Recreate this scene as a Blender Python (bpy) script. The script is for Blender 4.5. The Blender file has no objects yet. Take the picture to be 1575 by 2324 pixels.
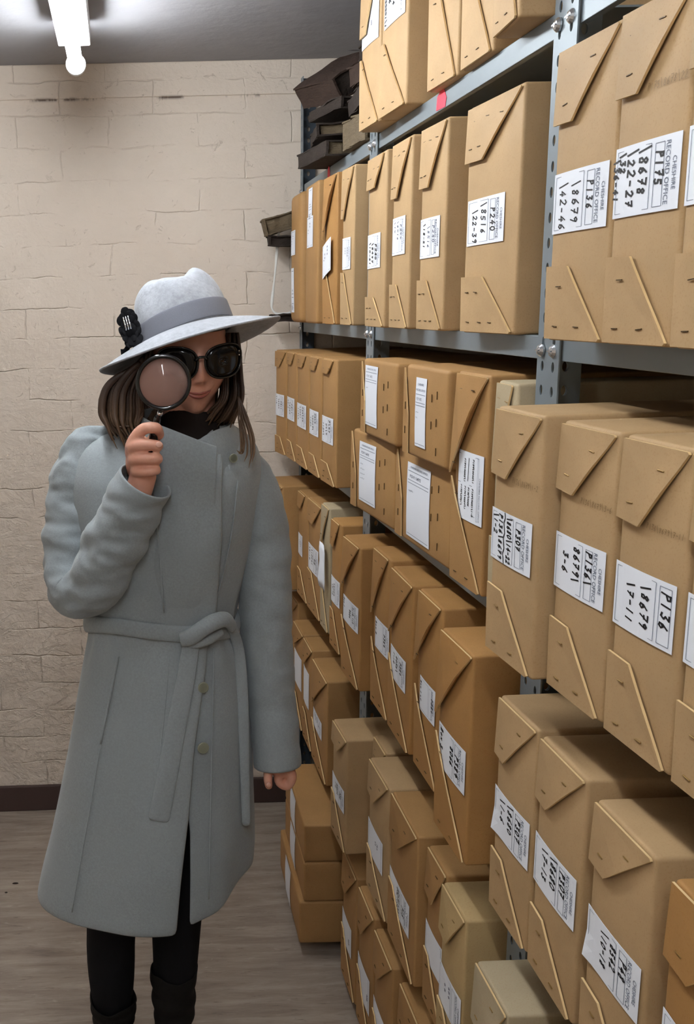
import bpy, bmesh, math, random
from mathutils import Vector, Matrix, noise
random.seed(7)
S = bpy.context.scene
COL = S.collection
PI = math.pi
# ------------------------------------------------------------------ camera
FPX, CX, CY = 2270.0, 320.0, 1162.0
def nrm(v): return v.normalized()
def cdir(x, y): return nrm(Vector(((x-CX)/FPX, -(y-CY)/FPX, -1)))
_Y = cdir(268, 705); _U = -cdir(615, 12290)
_Z = nrm(_U - _Y*_Y.dot(_U)); _X = _Y.cross(_Z)
R = Matrix((_X, _Y, _Z))
CAM = Vector((0, 0, 1.63))
cd = bpy.data.cameras.new('camera'); cam = bpy.data.objects.new('camera', cd); COL.objects.link(cam)
cam.matrix_world = Matrix.Translation(CAM) @ R.to_4x4()
cd.sensor_fit = 'VERTICAL'; cd.sensor_height = 36; cd.lens = FPX/2324*36
cd.shift_x = (787.5-CX)/2324; cd.shift_y = 0; cd.clip_start = 0.02
S.camera = cam
# ------------------------------------------------------------------ colour management, world
S.view_settings.view_transform = 'Standard'; S.view_settings.look = 'None'
S.view_settings.gamma = 1; S.view_settings.use_curve_mapping = False
S.view_settings.exposure = 1.05
w = bpy.data.worlds.new('world'); S.world = w; w.use_nodes = True
w.node_tree.nodes['Background'].inputs[0].default_value = (.8, .85, 1, 1)
w.node_tree.nodes['Background'].inputs[1].default_value = 0.0
TUBE_E = 34.0
# ------------------------------------------------------------------ helpers
def ray(x, y): return R @ Vector(((x-CX)/FPX, -(y-CY)/FPX, -1))
def W(x, y, Y):
    "point of the room seen at photo pixel x,y at distance Y into the room"
    r = ray(x, y); return CAM + r*((Y-CAM.y)/r.y)
def tag(o, label=None, cat=None, group=None, kind=None):
    if label: o['label'] = label
    if cat: o['category'] = cat
    if group: o['group'] = group
    if kind: o['kind'] = kind
    return o
def empty(name, loc=(0, 0, 0), rz=0):
    o = bpy.data.objects.new(name, None); COL.objects.link(o); o.location = loc; o.rotation_euler = (0, 0, rz)
    o.empty_display_size = .05; return o
def obj(name, bm, mat, parent=None, smooth=False, loc=None):
    me = bpy.data.meshes.new(name)
    if isinstance(bm, bpy.types.Mesh): me = bm
    else:
        bmesh.ops.recalc_face_normals(bm, faces=bm.faces)
        bm.to_mesh(me); bm.free()
    for m in (mat if isinstance(mat, (list, tuple)) else [mat]): me.materials.append(m)
    if smooth:
        for p in me.polygons: p.use_smooth = True
    o = bpy.data.objects.new(name, me); COL.objects.link(o)
    if parent is not None: o.parent = parent
    if loc is not None: o.location = loc
    return o
def box_bm(bm, x0, x1, y0, y1, z0, z1, mi=0, bev=0, seg=2):
    vs = [bm.verts.new(p) for p in ((x0,y0,z0),(x1,y0,z0),(x1,y1,z0),(x0,y1,z0),(x0,y0,z1),(x1,y0,z1),(x1,y1,z1),(x0,y1,z1))]
    fs = [bm.faces.new([vs[i] for i in f]) for f in ((3,2,1,0),(4,5,6,7),(0,1,5,4),(1,2,6,5),(2,3,7,6),(3,0,4,7))]
    for f in fs: f.material_index = mi
    if bev:
        es = set(e for f in fs for e in f.edges)
        bmesh.ops.bevel(bm, geom=list(es), offset=bev, segments=seg, profile=.5, affect='EDGES', material=-1)
    return bm
def newbox(*a, **k): return box_bm(bmesh.new(), *a, **k)
def prism_bm(bm, pts, d):
    "pts: list of 3D points of a flat polygon, d: extrusion vector"
    a = [bm.verts.new(p) for p in pts]; b = [bm.verts.new(Vector(p)+Vector(d)) for p in pts]
    n = len(pts); bm.faces.new(a); bm.faces.new(b[::-1])
    for i in range(n): bm.faces.new((a[i], b[i], b[(i+1) % n], a[(i+1) % n]))
    return bm
def tube_bm(bm, pts, radii, seg=10, cap=True, squash=None, up=None, round_cap=False):
    "loft circles/ellipses along pts. radii: float or (ra, rb)"
    pts = [Vector(p) for p in pts]; n = len(pts)
    if round_cap:
        def rr(r): return r if not isinstance(r, tuple) else sum(r)/2
        d0 = (pts[0]-pts[1]).normalized(); d1 = (pts[-1]-pts[-2]).normalized()
        r0, r1 = radii[0], radii[-1]
        def sc(r, k): return tuple(x*k for x in r) if isinstance(r, tuple) else r*k
        pre = [(pts[0]+d0*rr(r0)*math.sin(a), sc(r0, math.cos(a))) for a in (1.35, .95, .5)]
        post = [(pts[-1]+d1*rr(r1)*math.sin(a), sc(r1, math.cos(a))) for a in (.5, .95, 1.35)]
        pts = [p for p, _ in pre]+pts+[p for p, _ in post]; radii = [r for _, r in pre]+list(radii)+[r for _, r in post]; n = len(pts)
    rings = []; N = None
    for i, p in enumerate(pts):
        t = (pts[min(i+1, n-1)]-pts[max(i-1, 0)]).normalized()
        if N is None:
            u = Vector(up) if up else (Vector((0, 0, 1)) if abs(t.z) < .9 else Vector((0, 1, 0)))
            N = (u - t*u.dot(t)).normalized()
        else: N = (N - t*N.dot(t)).normalized()
        B = t.cross(N); r = radii[i] if isinstance(radii, (list, tuple)) else radii
        ra, rb = r if isinstance(r, tuple) else (r, r)
        rings.append([bm.verts.new(p + N*ra*math.cos(2*PI*k/seg) + B*rb*math.sin(2*PI*k/seg)) for k in range(seg)])
    for a, b in zip(rings, rings[1:]):
        for k in range(seg): bm.faces.new((a[k], a[(k+1) % seg], b[(k+1) % seg], b[k]))
    if cap: bm.faces.new(rings[0][::-1]); bm.faces.new(rings[-1])
    return rings
def grid_bm(bm, rows, closed=False):
    "rows: list of lists of points"
    vr = [[bm.verts.new(p) for p in r] for r in rows]
    for a, b in zip(vr, vr[1:]):
        n = len(a)
        for k in range(n if closed else n-1): bm.faces.new((a[k], a[(k+1) % n], b[(k+1) % n], b[k]))
    return vr
def smoothstep(a, b, x):
    t = max(0., min(1., (x-a)/(b-a))); return t*t*(3-2*t)
def interp(tab, x):
    "piecewise smooth interpolation, tab: [(x, v...)]"
    if x <= tab[0][0]: return tab[0][1:]
    for a, b in zip(tab, tab[1:]):
        if x <= b[0]:
            t = (x-a[0])/(b[0]-a[0]); return tuple(p+(q-p)*t for p, q in zip(a[1:], b[1:]))
    return tab[-1][1:]
def catmull(pts, n):
    pts = [Vector(p) for p in pts]; out = []
    P = [pts[0]*2-pts[1]]+pts+[pts[-1]*2-pts[-2]]
    for i in range(1, len(P)-2):
        for k in range(n):
            t = k/n; a, b, c, d = P[i-1:i+3]
            out.append(.5*((2*b)+(c-a)*t+(2*a-5*b+4*c-d)*t*t+(3*b-a-3*c+d)*t**3))
    out.append(pts[-1]); return out
# ------------------------------------------------------------------ materials
def s2l(c): return tuple((v/255/12.92 if v/255 <= .04045 else ((v/255+.055)/1.055)**2.4) for v in c)+(1,)
class M:
    def __init__(s, name):
        s.m = bpy.data.materials.new(name); s.m.use_nodes = True; s.nt = s.m.node_tree
        s.b = s.nt.nodes['Principled BSDF']; s.tc = s.nt.nodes.new('ShaderNodeTexCoord')
    def n(s, t, **k):
        x = s.nt.nodes.new(t)
        for a, b in k.items():
            if a.startswith('i_'): x.inputs[a[2:].replace('_', ' ')].default_value = b
            else: setattr(x, a, b)
        return x
    def l(s, a, b): s.nt.links.new(a, b)
    def coord(s, scale=(1, 1, 1), which='Object'):
        mp = s.n('ShaderNodeMapping'); mp.inputs['Scale'].default_value = scale; s.l(s.tc.outputs[which], mp.inputs['Vector']); return mp.outputs[0]
    def noise(s, scale, detail=4, rough=.55, co=None, dist=0):
        x = s.n('ShaderNodeTexNoise'); x.inputs['Scale'].default_value = scale; x.inputs['Detail'].default_value = detail
        x.inputs['Roughness'].default_value = rough; x.inputs['Distortion'].default_value = dist
        s.l(co if co is not None else s.tc.outputs['Object'], x.inputs['Vector']); return x.outputs['Fac']
    def ramp(s, fac, stops):
        r = s.n('ShaderNodeValToRGB'); e = r.color_ramp.elements
        while len(e) < len(stops): e.new(.5)
        for i, (p, c) in enumerate(stops): e[i].position = p; e[i].color = c
        s.l(fac, r.inputs[0]); return r.outputs[0]
    def mix(s, a, b, fac, mode='MIX'):
        x = s.n('ShaderNodeMix'); x.data_type = 'RGBA'; x.blend_type = mode
        for v, i in ((fac, 0), (a, 6), (b, 7)):
            if hasattr(v, 'is_linked') or isinstance(v, bpy.types.NodeSocket): s.l(v, x.inputs[i])
            else: x.inputs[i].default_value = v
        return x.outputs[2]
    def bump(s, h, strength=.3, dist=.002, nrm_=None):
        b = s.n('ShaderNodeBump'); b.inputs['Strength'].default_value = strength; b.inputs['Distance'].default_value = dist
        s.l(h, b.inputs['Height'])
        if nrm_ is not None: s.l(nrm_, b.inputs['Normal'])
        return b.outputs[0]
    def done(s, col=None, rough=.7, metal=0, nrm_=None, spec=.4, **k):
        if col is not None:
            if isinstance(col, tuple): s.b.inputs['Base Color'].default_value = col
            else: s.l(col, s.b.inputs['Base Color'])
        if isinstance(rough, (int, float)): s.b.inputs['Roughness'].default_value = rough
        else: s.l(rough, s.b.inputs['Roughness'])
        s.b.inputs['Metallic'].default_value = metal; s.b.inputs['Specular IOR Level'].default_value = spec
        if nrm_ is not None: s.l(nrm_, s.b.inputs['Normal'])
        for a, v in k.items(): s.b.inputs[a.replace('_', ' ')].default_value = v
        return s.m
def card(name, c, dark=.84):
    m = M(name); c = s2l(c); d = tuple(v*dark for v in c[:3])+(1,); d2 = (c[0]*.8, c[1]*.72, c[2]*.62, 1)
    base = m.mix(d, c, m.ramp(m.noise(9, 4, .6), [(.3, (0,0,0,1)), (.65, (1,1,1,1))]))
    sp = m.ramp(m.noise(420, 2, .6), [(.36, (1,1,1,1)), (.44, (0,0,0,1))])
    base = m.mix(base, d2, m.mix((0,0,0,1), (.45,.45,.45,1), sp))
    return m.done(base, .62, spec=.3, nrm_=m.bump(m.noise(300, 3), .12, .0006))
MC = dict(k=card('kraft_board', (180, 149, 108)), o=card('orange_kraft_board', (170, 126, 74)),
          d=card('brown_kraft_board', (170, 130, 82)), g=card('buff_grey_board', (178, 162, 132)),
          p=card('pale_buff_board', (188, 161, 114)))
def plain(name, c, rough=.6, metal=0, spec=.4, bump=None, **k):
    m = M(name); n_ = m.bump(m.noise(bump[0], 3), bump[1], .001) if bump else None
    return m.done(s2l(c), rough, metal, n_, spec, **k)
m_paper = plain('label_paper', (236, 240, 248), .55, spec=.3)
m_print = plain('printed_ink', (105, 112, 130), .6)
m_ink = plain('black_marker_ink', (22, 22, 26), .5)
m_pencil = plain('pencil_grey', (128, 100, 62), .6)
m_bluepen = plain('pale_pen_ink', (95, 100, 118), .6)
m_edge = plain('board_edge', (214, 184, 134), .8)
m_staple = plain('staple_wire', (165, 135, 85), .35, .8)
m_staple_d = plain('dark_staple_wire', (84, 64, 36), .45, .6)
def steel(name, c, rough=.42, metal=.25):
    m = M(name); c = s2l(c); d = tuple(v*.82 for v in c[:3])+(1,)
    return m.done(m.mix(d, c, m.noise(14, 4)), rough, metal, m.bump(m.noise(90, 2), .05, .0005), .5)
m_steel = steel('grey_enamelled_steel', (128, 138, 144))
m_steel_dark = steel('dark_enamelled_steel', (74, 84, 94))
m_bolt = plain('zinc_bolt', (205, 208, 212), .22, .95)
# wall: thick painted brickwork
def wall_mat():
    m = M('painted_brickwork')
    sx = m.n('ShaderNodeSeparateXYZ'); m.l(m.tc.outputs['Object'], sx.inputs[0])
    cb = m.n('ShaderNodeCombineXYZ'); m.l(sx.outputs[0], cb.inputs[0]); m.l(sx.outputs[2], cb.inputs[1]); co = cb.outputs[0]
    def mth(op, a, b):
        x = m.n('ShaderNodeMath', operation=op)
        for i, v in enumerate((a, b)):
            if isinstance(v, (int, float)): x.inputs[i].default_value = v
            else: m.l(v, x.inputs[i])
        return x.outputs[0]
    def rng(a, b, c, d):
        x = m.n('ShaderNodeMapRange'); m.l(sx.outputs[2], x.inputs[0])
        for i, v in enumerate((a, b, c, d)): x.inputs[i+1].default_value = v
        return x.outputs[0]
    nz = m.n('ShaderNodeTexNoise'); nz.inputs['Scale'].default_value = 9; nz.inputs['Detail'].default_value = 5; m.l(co, nz.inputs[0])
    vm = m.n('ShaderNodeVectorMath', operation='SCALE'); m.l(nz.outputs['Color'], vm.inputs[0]); vm.inputs['Scale'].default_value = .03
    va = m.n('ShaderNodeVectorMath', operation='ADD'); m.l(co, va.inputs[0]); m.l(vm.outputs[0], va.inputs[1])
    br = m.n('ShaderNodeTexBrick'); m.l(va.outputs[0], br.inputs['Vector'])
    br.inputs['Scale'].default_value = 1; br.inputs['Brick Width'].default_value = .27; br.inputs['Row Height'].default_value = .092
    br.inputs['Mortar Size'].default_value = .003; br.inputs['Mortar Smooth'].default_value = 1.0
    low = rng(1.55, .55, .10, 1.0)           # the plaster coat is lost towards the floor
    frag = m.ramp(m.noise(6, 5, .65, co), [(.46, (0,0,0,1)), (.58, (1,1,1,1))])
    mort = mth('MULTIPLY', br.outputs['Fac'], mth('MULTIPLY', frag, rng(1.9, .6, .30, .8)))
    fine = m.noise(55, 6, .65, co, .4); mid = m.noise(17, 5, .6, co, .8); big = m.noise(5, 3, .5, co)
    pits = m.ramp(m.noise(30, 5, .7, co, 1.2), [(.30, (0,0,0,1)), (.37, (1,1,1,1))])
    ridg = m.ramp(m.noise(5.5, 6, .62, m.coord((1, 1, 2.2)), 1.2), [(.47, (1,1,1,1)), (.5, (0,0,0,1)), (.515, (1,1,1,1))])
    relief = mth('ADD', mth('MULTIPLY', fine, rng(1.6, .5, .10, .34)), mth('MULTIPLY', mid, rng(1.7, .5, .16, .75)))
    relief = mth('ADD', relief, mth('MULTIPLY', big, .6))
    relief = mth('ADD', relief, mth('MULTIPLY', pits, .10))
    relief = mth('ADD', relief, mth('MULTIPLY', ridg, mth('MULTIPLY', low, .13)))
    relief = mth('SUBTRACT', relief, mth('MULTIPLY', mort, .55))
    c = m.mix(s2l((212, 198, 183)), s2l((228, 216, 202)), m.noise(3, 5, .6, co))
    c = m.mix(c, s2l((150, 126, 104)), m.ramp(m.noise(24, 5, .7, co), [(.70, (0,0,0,1)), (.80, (.6,.6,.6,1))]))
    # a rusty crack line under the top course
    crk = mth('MULTIPLY', m.ramp(mth('ABSOLUTE', mth('ADD', sx.outputs[2], -2.236), 0), [(.0015, (1,1,1,1)), (.005, (0,0,0,1))]), m.ramp(m.noise(7, 5, .7, m.coord((1.5, 1, .5))), [(.52, (0,0,0,1)), (.6, (1,1,1,1))]))
    c = m.mix(c, s2l((84, 66, 58)), crk)
    return m.done(c, .75, spec=.25, nrm_=m.bump(relief, .8, .018))
m_wall = wall_mat()
def ceil_mat():
    m = M('grey_painted_concrete')
    c = m.mix(s2l((146, 146, 150)), s2l((168, 167, 170)), m.noise(5, 5, .6))
    mp = m.coord((3, 14, 3)); c = m.mix(c, s2l((52, 48, 48)), m.ramp(m.noise(1.6, 3, .5, mp), [(.72, (0,0,0,1)), (.77, (.9,.9,.9,1))]))
    return m.done(c, .8, spec=.2, nrm_=m.bump(m.noise(18, 5), .35, .006))
m_ceil = ceil_mat()
def floor_mat():
    m = M('marbled_vinyl')
    a = m.noise(2.0, 7, .68, m.coord((2.2, 16, 1)), .4); b = m.noise(6, 6, .7, m.coord((3, 20, 1)), .6)
    c = m.ramp(a, [(.25, s2l((116, 103, 94))), (.5, s2l((146, 133, 121))), (.75, s2l((172, 160, 146)))])
    c = m.mix(c, s2l((196, 186, 170)), m.ramp(b, [(.6, (0,0,0,1)), (.74, (.6,.6,.6,1))]))
    c = m.mix(c, s2l((84, 72, 64)), m.ramp(m.noise(5, 5, .65, m.coord((4, 22, 1))), [(.3, (.5,.5,.5,1)), (.42, (0,0,0,1))]))
    return m.done(c, .42, spec=.35, nrm_=m.bump(b, .06, .002))
m_floor = floor_mat()
m_skirt = plain('dark_brown_skirting', (70, 54, 50), .5, bump=(30, .1))
m_plug = plain('dark_grit', (40, 30, 26), .9)
# ------------------------------------------------------------------ the room
ZC, YB, XR, XL, YN = 2.333, 3.10, 0.98, -1.45, -1.6
def struct(name, bm, mat): return tag(obj(name, bm, mat), kind='structure')
struct('floor', newbox(XL, XR, YN, YB, -.05, 0), m_floor)
struct('ceiling', newbox(XL, XR, YN, YB, ZC, ZC+.05), m_ceil)
struct('wall_back', newbox(XL-.05, XR+.05, YB, YB+.05, -.05, ZC+.05), m_wall)
struct('wall_right', newbox(XR, XR+.05, YN, YB, -.05, ZC+.05), m_wall)
struct('wall_left', newbox(XL-.05, XL, YN, YB, -.05, ZC+.05), m_wall)
struct('wall_front', newbox(XL-.05, XR+.05, YN-.05, YN, -.05, ZC+.05), m_wall)
# uneven ledge of the top brick course under the ceiling
struct('trim_1', newbox(XL, XR, YB-.006, YB, ZC-.095, ZC, bev=.003), m_wall)
struct('baseboard_back', newbox(XL, XR, YB-.014, YB, 0, .088, bev=.003), m_skirt)
for i, (px, py, rx, ry) in enumerate(((35, 2005, .009, .004), (14, 2026, .004, .0025))):
    r = ray(px, py); p = CAM + r*(-CAM.z/r.z)
    bm = bmesh.new(); bmesh.ops.create_icosphere(bm, subdivisions=2, radius=1)
    for v in bm.verts: v.co = Vector((v.co.x*rx, v.co.y*ry, max(v.co.z, 0)*.002)) + v.co*.0004
    tag(obj('floor_crumb', bm, m_plug, loc=(p.x, p.y, 0.0002)), ('larger' if i == 0 else 'smaller')+' dark crumb of dirt on the floor at the far left beside the coat hem', 'debris')
# ------------------------------------------------------------------ ceiling lights
def emis(name, c, e):
    m = bpy.data.materials.new(name); m.use_nodes = True; b = m.node_tree.nodes['Principled BSDF']
    b.inputs['Base Color'].default_value = (1, 1, 1, 1); b.inputs['Emission Color'].default_value = c; b.inputs['Emission Strength'].default_value = e; return m
m_tube = emis('glowing_tube', (.93, .97, 1, 1), TUBE_E)
m_batten = plain('white_enamel', (240, 243, 245), .35, spec=.5)
def batten(x, ya, yb, label):
    t = empty('fluorescent_light', (x, ya, ZC)); tag(t, label, 'ceiling light')
    L = yb-ya
    obj('batten_body', newbox(-.04, .04, 0, L-.09, -.062, 0, bev=.004), m_batten, t)
    obj('end_cap', newbox(-.036, .036, L-.09, L-.075, -.055, -.004, bev=.003), m_batten, t)
    obj('end_cap', newbox(-.036, .036, -.015, 0, -.055, -.004, bev=.003), m_batten, t)
    bm = bmesh.new(); tube_bm(bm, [(0, .0, -.092), (0, L-.035, -.092)], .0175, 20); obj('tube', bm, m_tube, t, True)
    for yy, s in ((L-.035, 1), (.0, -1)):
        bm = bmesh.new(); tube_bm(bm, [(0, yy-s*.006, -.092), (0, yy+s*.012, -.092), (0, yy+s*.018, -.092)], [.025, .025, .019], 28)
        box_bm(bm, -.014, .014, min(yy-s*.03, yy+s*.012), max(yy-s*.03, yy+s*.012), -.08, -.04)
        obj('lamp_holder', bm, m_batten, t)
    return t
batten(-.088, 1.30, 2.735, 'lit fluorescent tube on a white batten under the ceiling, top left')
batten(-.02, -.75, .72, 'lit fluorescent tube on a white batten behind the camera position')
# ------------------------------------------------------------------ shelving
XS = .554                                     # front plane of the posts
BAYS = [(-.62, .33), (.365, 1.262), (1.296, 2.196), (2.231, 3.085)]
LEV = [1.9785, 1.583, 1.194, .804, .412, .036]  # shelf surfaces
def flange_bm(bm, org, du, dv, w, h, th, hw, hh, pitch, zoff):
    "perforated strip: origin, width dir, vertical dir"
    du = Vector(du); dn = du.cross(Vector((0, 0, 1))).normalized()*th
    org = Vector(org); z = 0; K = 16
    uc = w*.5
    def ring(zc, back):
        return [org+du*(uc+hw*math.cos(2*PI*k/K))+Vector((0, 0, zc+hh*math.sin(2*PI*k/K)))+(dn if back else Vector()) for k in range(K)]
    def rect(z0, z1, back):
        pts = []
        for k in range(K):
            a = 2*PI*k/K; c, s = math.cos(a), math.sin(a); m_ = max(abs(c), abs(s))
            pts.append(org+du*(w/2+c/m_*w/2)+Vector((0, 0, (z0+z1)/2+s/m_*(z1-z0)/2))+(dn if back else Vector()))
        return pts
    nseg = int(h/pitch)
    for i in range(nseg):
        z0, z1 = i*pitch, (i+1)*pitch
        for back in (0, 1):
            o_ = [bm.verts.new(p) for p in rect(z0, z1, back)]; r_ = [bm.verts.new(p) for p in ring((z0+z1)/2, back)]
            for k in range(K): bm.faces.new((o_[k], o_[(k+1) % K], r_[(k+1) % K], r_[k]))
            if back: r1 = r_
            else: r0 = r_
        for k in range(K): bm.faces.new((r0[k], r0[(k+1) % K], r1[(k+1) % K], r1[k]))
    z1 = nseg*pitch
    a = org; b = org+du*w
    for p, q in ((a, a+dn), (b, b+dn)):
        bm.faces.new([bm.verts.new(v) for v in (p, q, q+Vector((0, 0, z1)), p+Vector((0, 0, z1)))])
    for zz in (0, z1):
        bm.faces.new([bm.verts.new(v+Vector((0, 0, zz))) for v in (a, b, b+dn, a+dn)])
def make_post(y, far, mat, label, top=2.30, group=None):
    "angle post, front flange in the plane X=XS. far=True: front flange runs towards -Y from corner y"
    t = empty('shelf_post', (XS, y, 0)); tag(t, label, 'shelf post', group)
    s = -1 if far else 1
    bm = bmesh.new()
    flange_bm(bm, (0, 0, 0), (0, s, 0), None, .0335, top, 0.002, .0042, .0068, .0312, 0)
    obj('front_flange', bm, m_steel, t)
    bm = bmesh.new()
    flange_bm(bm, (0, 0, 0), (1, 0, 0), None, .042, top, .002, .0042, .0068, .0312, 0)
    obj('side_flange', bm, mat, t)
    for zl in LEV[:5]:
        bm = bmesh.new(); zz = zl-.018; yy = s*.017
        tube_bm(bm, [(-.001, yy, zz), (-.003, yy, zz), (-.0065, yy, zz), (-.008, yy, zz)], [.0088, .0088, .006, .0025], 14)
        box_bm(bm, -.0088, -.0078, yy-.005, yy+.005, zz-.0008, zz+.0008)
        obj('bolt', bm, m_bolt, t, False)
    return t
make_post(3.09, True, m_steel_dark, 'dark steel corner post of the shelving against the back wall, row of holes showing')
make_post(2.2285, False, m_steel, 'far post of the bolted pair between the far and middle shelf bays')
make_post(2.2250, True, m_steel, 'near post of the bolted pair between the far and middle shelf bays')
make_post(1.2960, False, m_steel, 'far post of the bolted pair between the middle and near shelf bays')
make_post(1.2925, True, m_steel, 'near post of the bolted pair between the middle and near shelf bays')
LN = ['top', 'second', 'third', 'fourth', 'fifth', 'lowest']
BN = ['nearest', 'near', 'middle', 'far']
for bi, (ya, yb) in enumerate(BAYS):
    if bi == 0: continue
    y0, y1 = ya+.001, yb-.001
    if bi == 3: y0, y1 = 2.2325, 3.05
    for li, z in enumerate(LEV):
        t = empty('metal_shelf', (XS, (y0+y1)/2, z)); L = (y1-y0)/2-.034
        tag(t, f'grey steel {LN[li]} shelf of the {BN[bi]} bay', 'shelf')
        obj('shelf_tray', newbox(.003, XR-XS-.01, -L-.03, L+.03, -.0025, 0), m_steel, t)
        bm = newbox(.0022, .0045, -L-.034, L+.034, -.030, -.0004, bev=.0008)
        box_bm(bm, .0045, .012, -L-.034, L+.034, -.030, -.0285)
        obj('front_lip', bm, m_steel, t)
# red paper tags on the top shelf lip
m_red = plain('pink_red_paper', (236, 70, 88), .55, spec=.2)
for (yy, w_, lab) in ((2.70, .028, 'small red paper tag stuck on the top shelf lip of the far bay'), (1.78, .05, 'torn red paper tag stuck on the top shelf lip of the middle bay')):
    bm = bmesh.new()
    prof = [(-.5, -.0275), (.45, -.029), (.55, -.015), (.4, -.006), (.12, .008), (-.08, .006), (-.15, .0), (-.42, -.006)]
    prism_bm(bm, [(0, -a*w_, z_) for a, z_ in prof], (.0006, 0, 0))
    tag(obj('paper_tag', bm, m_red, loc=(XS+.0012, yy, LEV[0])), lab, 'tag')
# ------------------------------------------------------------------ lettering
GL = {  # pen strokes of single characters in a unit cell (x 0..0.6, y 0..1)
 '0': [[(.3,1),(.08,.8),(.05,.35),(.25,0),(.5,.2),(.55,.7),(.3,1)]],
 '1': [[(.3,1),(.28,0)]],
 '2': [[(.08,.8),(.3,1),(.52,.8),(.35,.4),(.05,.02),(.58,.04)]],
 '3': [[(.08,.95),(.5,.95),(.25,.55),(.52,.35),(.35,.02),(.05,.1)]],
 '4': [[(.4,1),(.05,.38),(.58,.4)],[(.42,.62),(.38,0)]],
 '5': [[(.55,1),(.15,.97),(.12,.55),(.45,.52),(.5,.15),(.25,0),(.05,.1)]],
 '6': [[(.45,1),(.12,.5),(.1,.12),(.35,0),(.52,.25),(.35,.48),(.12,.3)]],
 '7': [[(.06,.95),(.56,.97),(.25,0)],[(.18,.48),(.5,.52)]],
 '8': [[(.5,.85),(.28,1),(.1,.8),(.45,.35),(.42,.05),(.15,.03),(.1,.3),(.5,.8)]],
 '9': [[(.5,.75),(.25,.6),(.1,.8),(.3,1),(.52,.85),(.45,.4),(.35,0)]],
 'P': [[(.12,0),(.16,1)],[(.1,.95),(.45,.95),(.52,.7),(.15,.5)]],
 'C': [[(.52,.85),(.3,1),(.08,.6),(.15,.1),(.5,.08)]],
 'B': [[(.12,0),(.14,1),(.42,.9),(.4,.6),(.14,.52),(.5,.4),(.45,.05),(.12,.02)]],
 'o': [[(.3,.55),(.1,.3),(.28,0),(.5,.25),(.3,.55)]],
 'x': [[(.1,.5),(.5,0)],[(.5,.52),(.1,.02)]],
 'f': [[(.5,1),(.3,.9),(.28,0)],[(.1,.55),(.45,.55)]],
 '/': [[(.05,1.25),(.5,-.15)]],
 '-': [[(.1,.45),(.5,.47)]],
 ',': [[(.2,.1),(.12,-.12)]], '.': [[(.2,.06),(.24,0)]],
 '~': [[(0,.5),(.15,.9),(.3,.2),(.45,.8),(.6,.4)]],
}
def strokes(bm, text, s0, t0, size, wid, mi, P, rnd, adv=.78, wob=.06, sx=1.0, qx=1.0):
    "pen text along s (reading direction) from s0, baseline t0; P(s, t) -> 3D point"
    s = s0
    for ch in text:
        if ch in GL:
            a = rnd.uniform(-.12, .12); k = size*rnd.uniform(.9, 1.1); dy = rnd.uniform(-wob, wob)*size
            for line in GL[ch]:
                pts = [(s+k*sx*(x+y*.12), t0+dy+k*qx*(y+a*(x-.3))) for x, y in line]
                for (x0, y0), (x1, y1) in zip(pts, pts[1:]):
                    d = math.hypot(x1-x0, y1-y0) or 1; ux, uy = (x1-x0)/d*wid*.35, (y1-y0)/d*wid*.35; nx, ny = -uy/.35*.5, ux/.35*.5
                    f = bm.faces.new([bm.verts.new(P(*q)) for q in ((x0-ux-nx, y0-uy-ny), (x1+ux-nx, y1+uy-ny), (x1+ux+nx, y1+uy+ny), (x0-ux+nx, y0-uy+ny))])
                    f.material_index = mi
            s += size*adv*sx
        else: s += size*.45*sx
    return s
def linebm(bm, a, b, wid, mi, P):
    d = math.hypot(b[0]-a[0], b[1]-a[1]); nx, ny = -(b[1]-a[1])/d*wid/2, (b[0]-a[0])/d*wid/2
    f = bm.faces.new([bm.verts.new(P(*q)) for q in ((a[0]-nx, a[1]-ny), (b[0]-nx, b[1]-ny), (b[0]+nx, b[1]+ny), (a[0]+nx, a[1]+ny))]); f.material_index = mi
def rectbm(bm, s0, s1, t0, t1, wid, mi, P):
    for a, b in (((s0, t0), (s1, t0)), ((s1, t0), (s1, t1)), ((s1, t1), (s0, t1)), ((s0, t1), (s0, t0))): linebm(bm, a, b, wid, mi, P)
_tc = {}
def type_mesh(text):
    if text not in _tc:
        c = bpy.data.curves.new('t', 'FONT'); c.body = text; c.size = 1; c.resolution_u = 2; c.fill_mode = 'FRONT'; c.offset = .004
        o = bpy.data.objects.new('t', c); me = o.to_mesh()
        vs = [(v.co.x, v.co.y) for v in me.vertices]; fs = [tuple(p.vertices) for p in me.polygons]
        o.to_mesh_clear(); bpy.data.objects.remove(o); bpy.data.curves.remove(c)
        x0 = min(v[0] for v in vs); x1 = max(v[0] for v in vs)
        _tc[text] = ([(v[0]-x0, v[1]) for v in vs], fs, x1-x0)
    return _tc[text]
def printed(bm, text, s0, s1, t0, height, mi, P):
    "printed text fitted between s0 and s1 with cap height"
    vs, fs, wd = type_mesh(text); k = (s1-s0)/wd; ky = height/.70
    nv = [bm.verts.new(P(s0+x*k, t0+y*ky)) for x, y in vs]
    for f in fs:
        try: q = bm.faces.new([nv[i] for i in f]); q.material_index = mi
        except ValueError: pass
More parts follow.
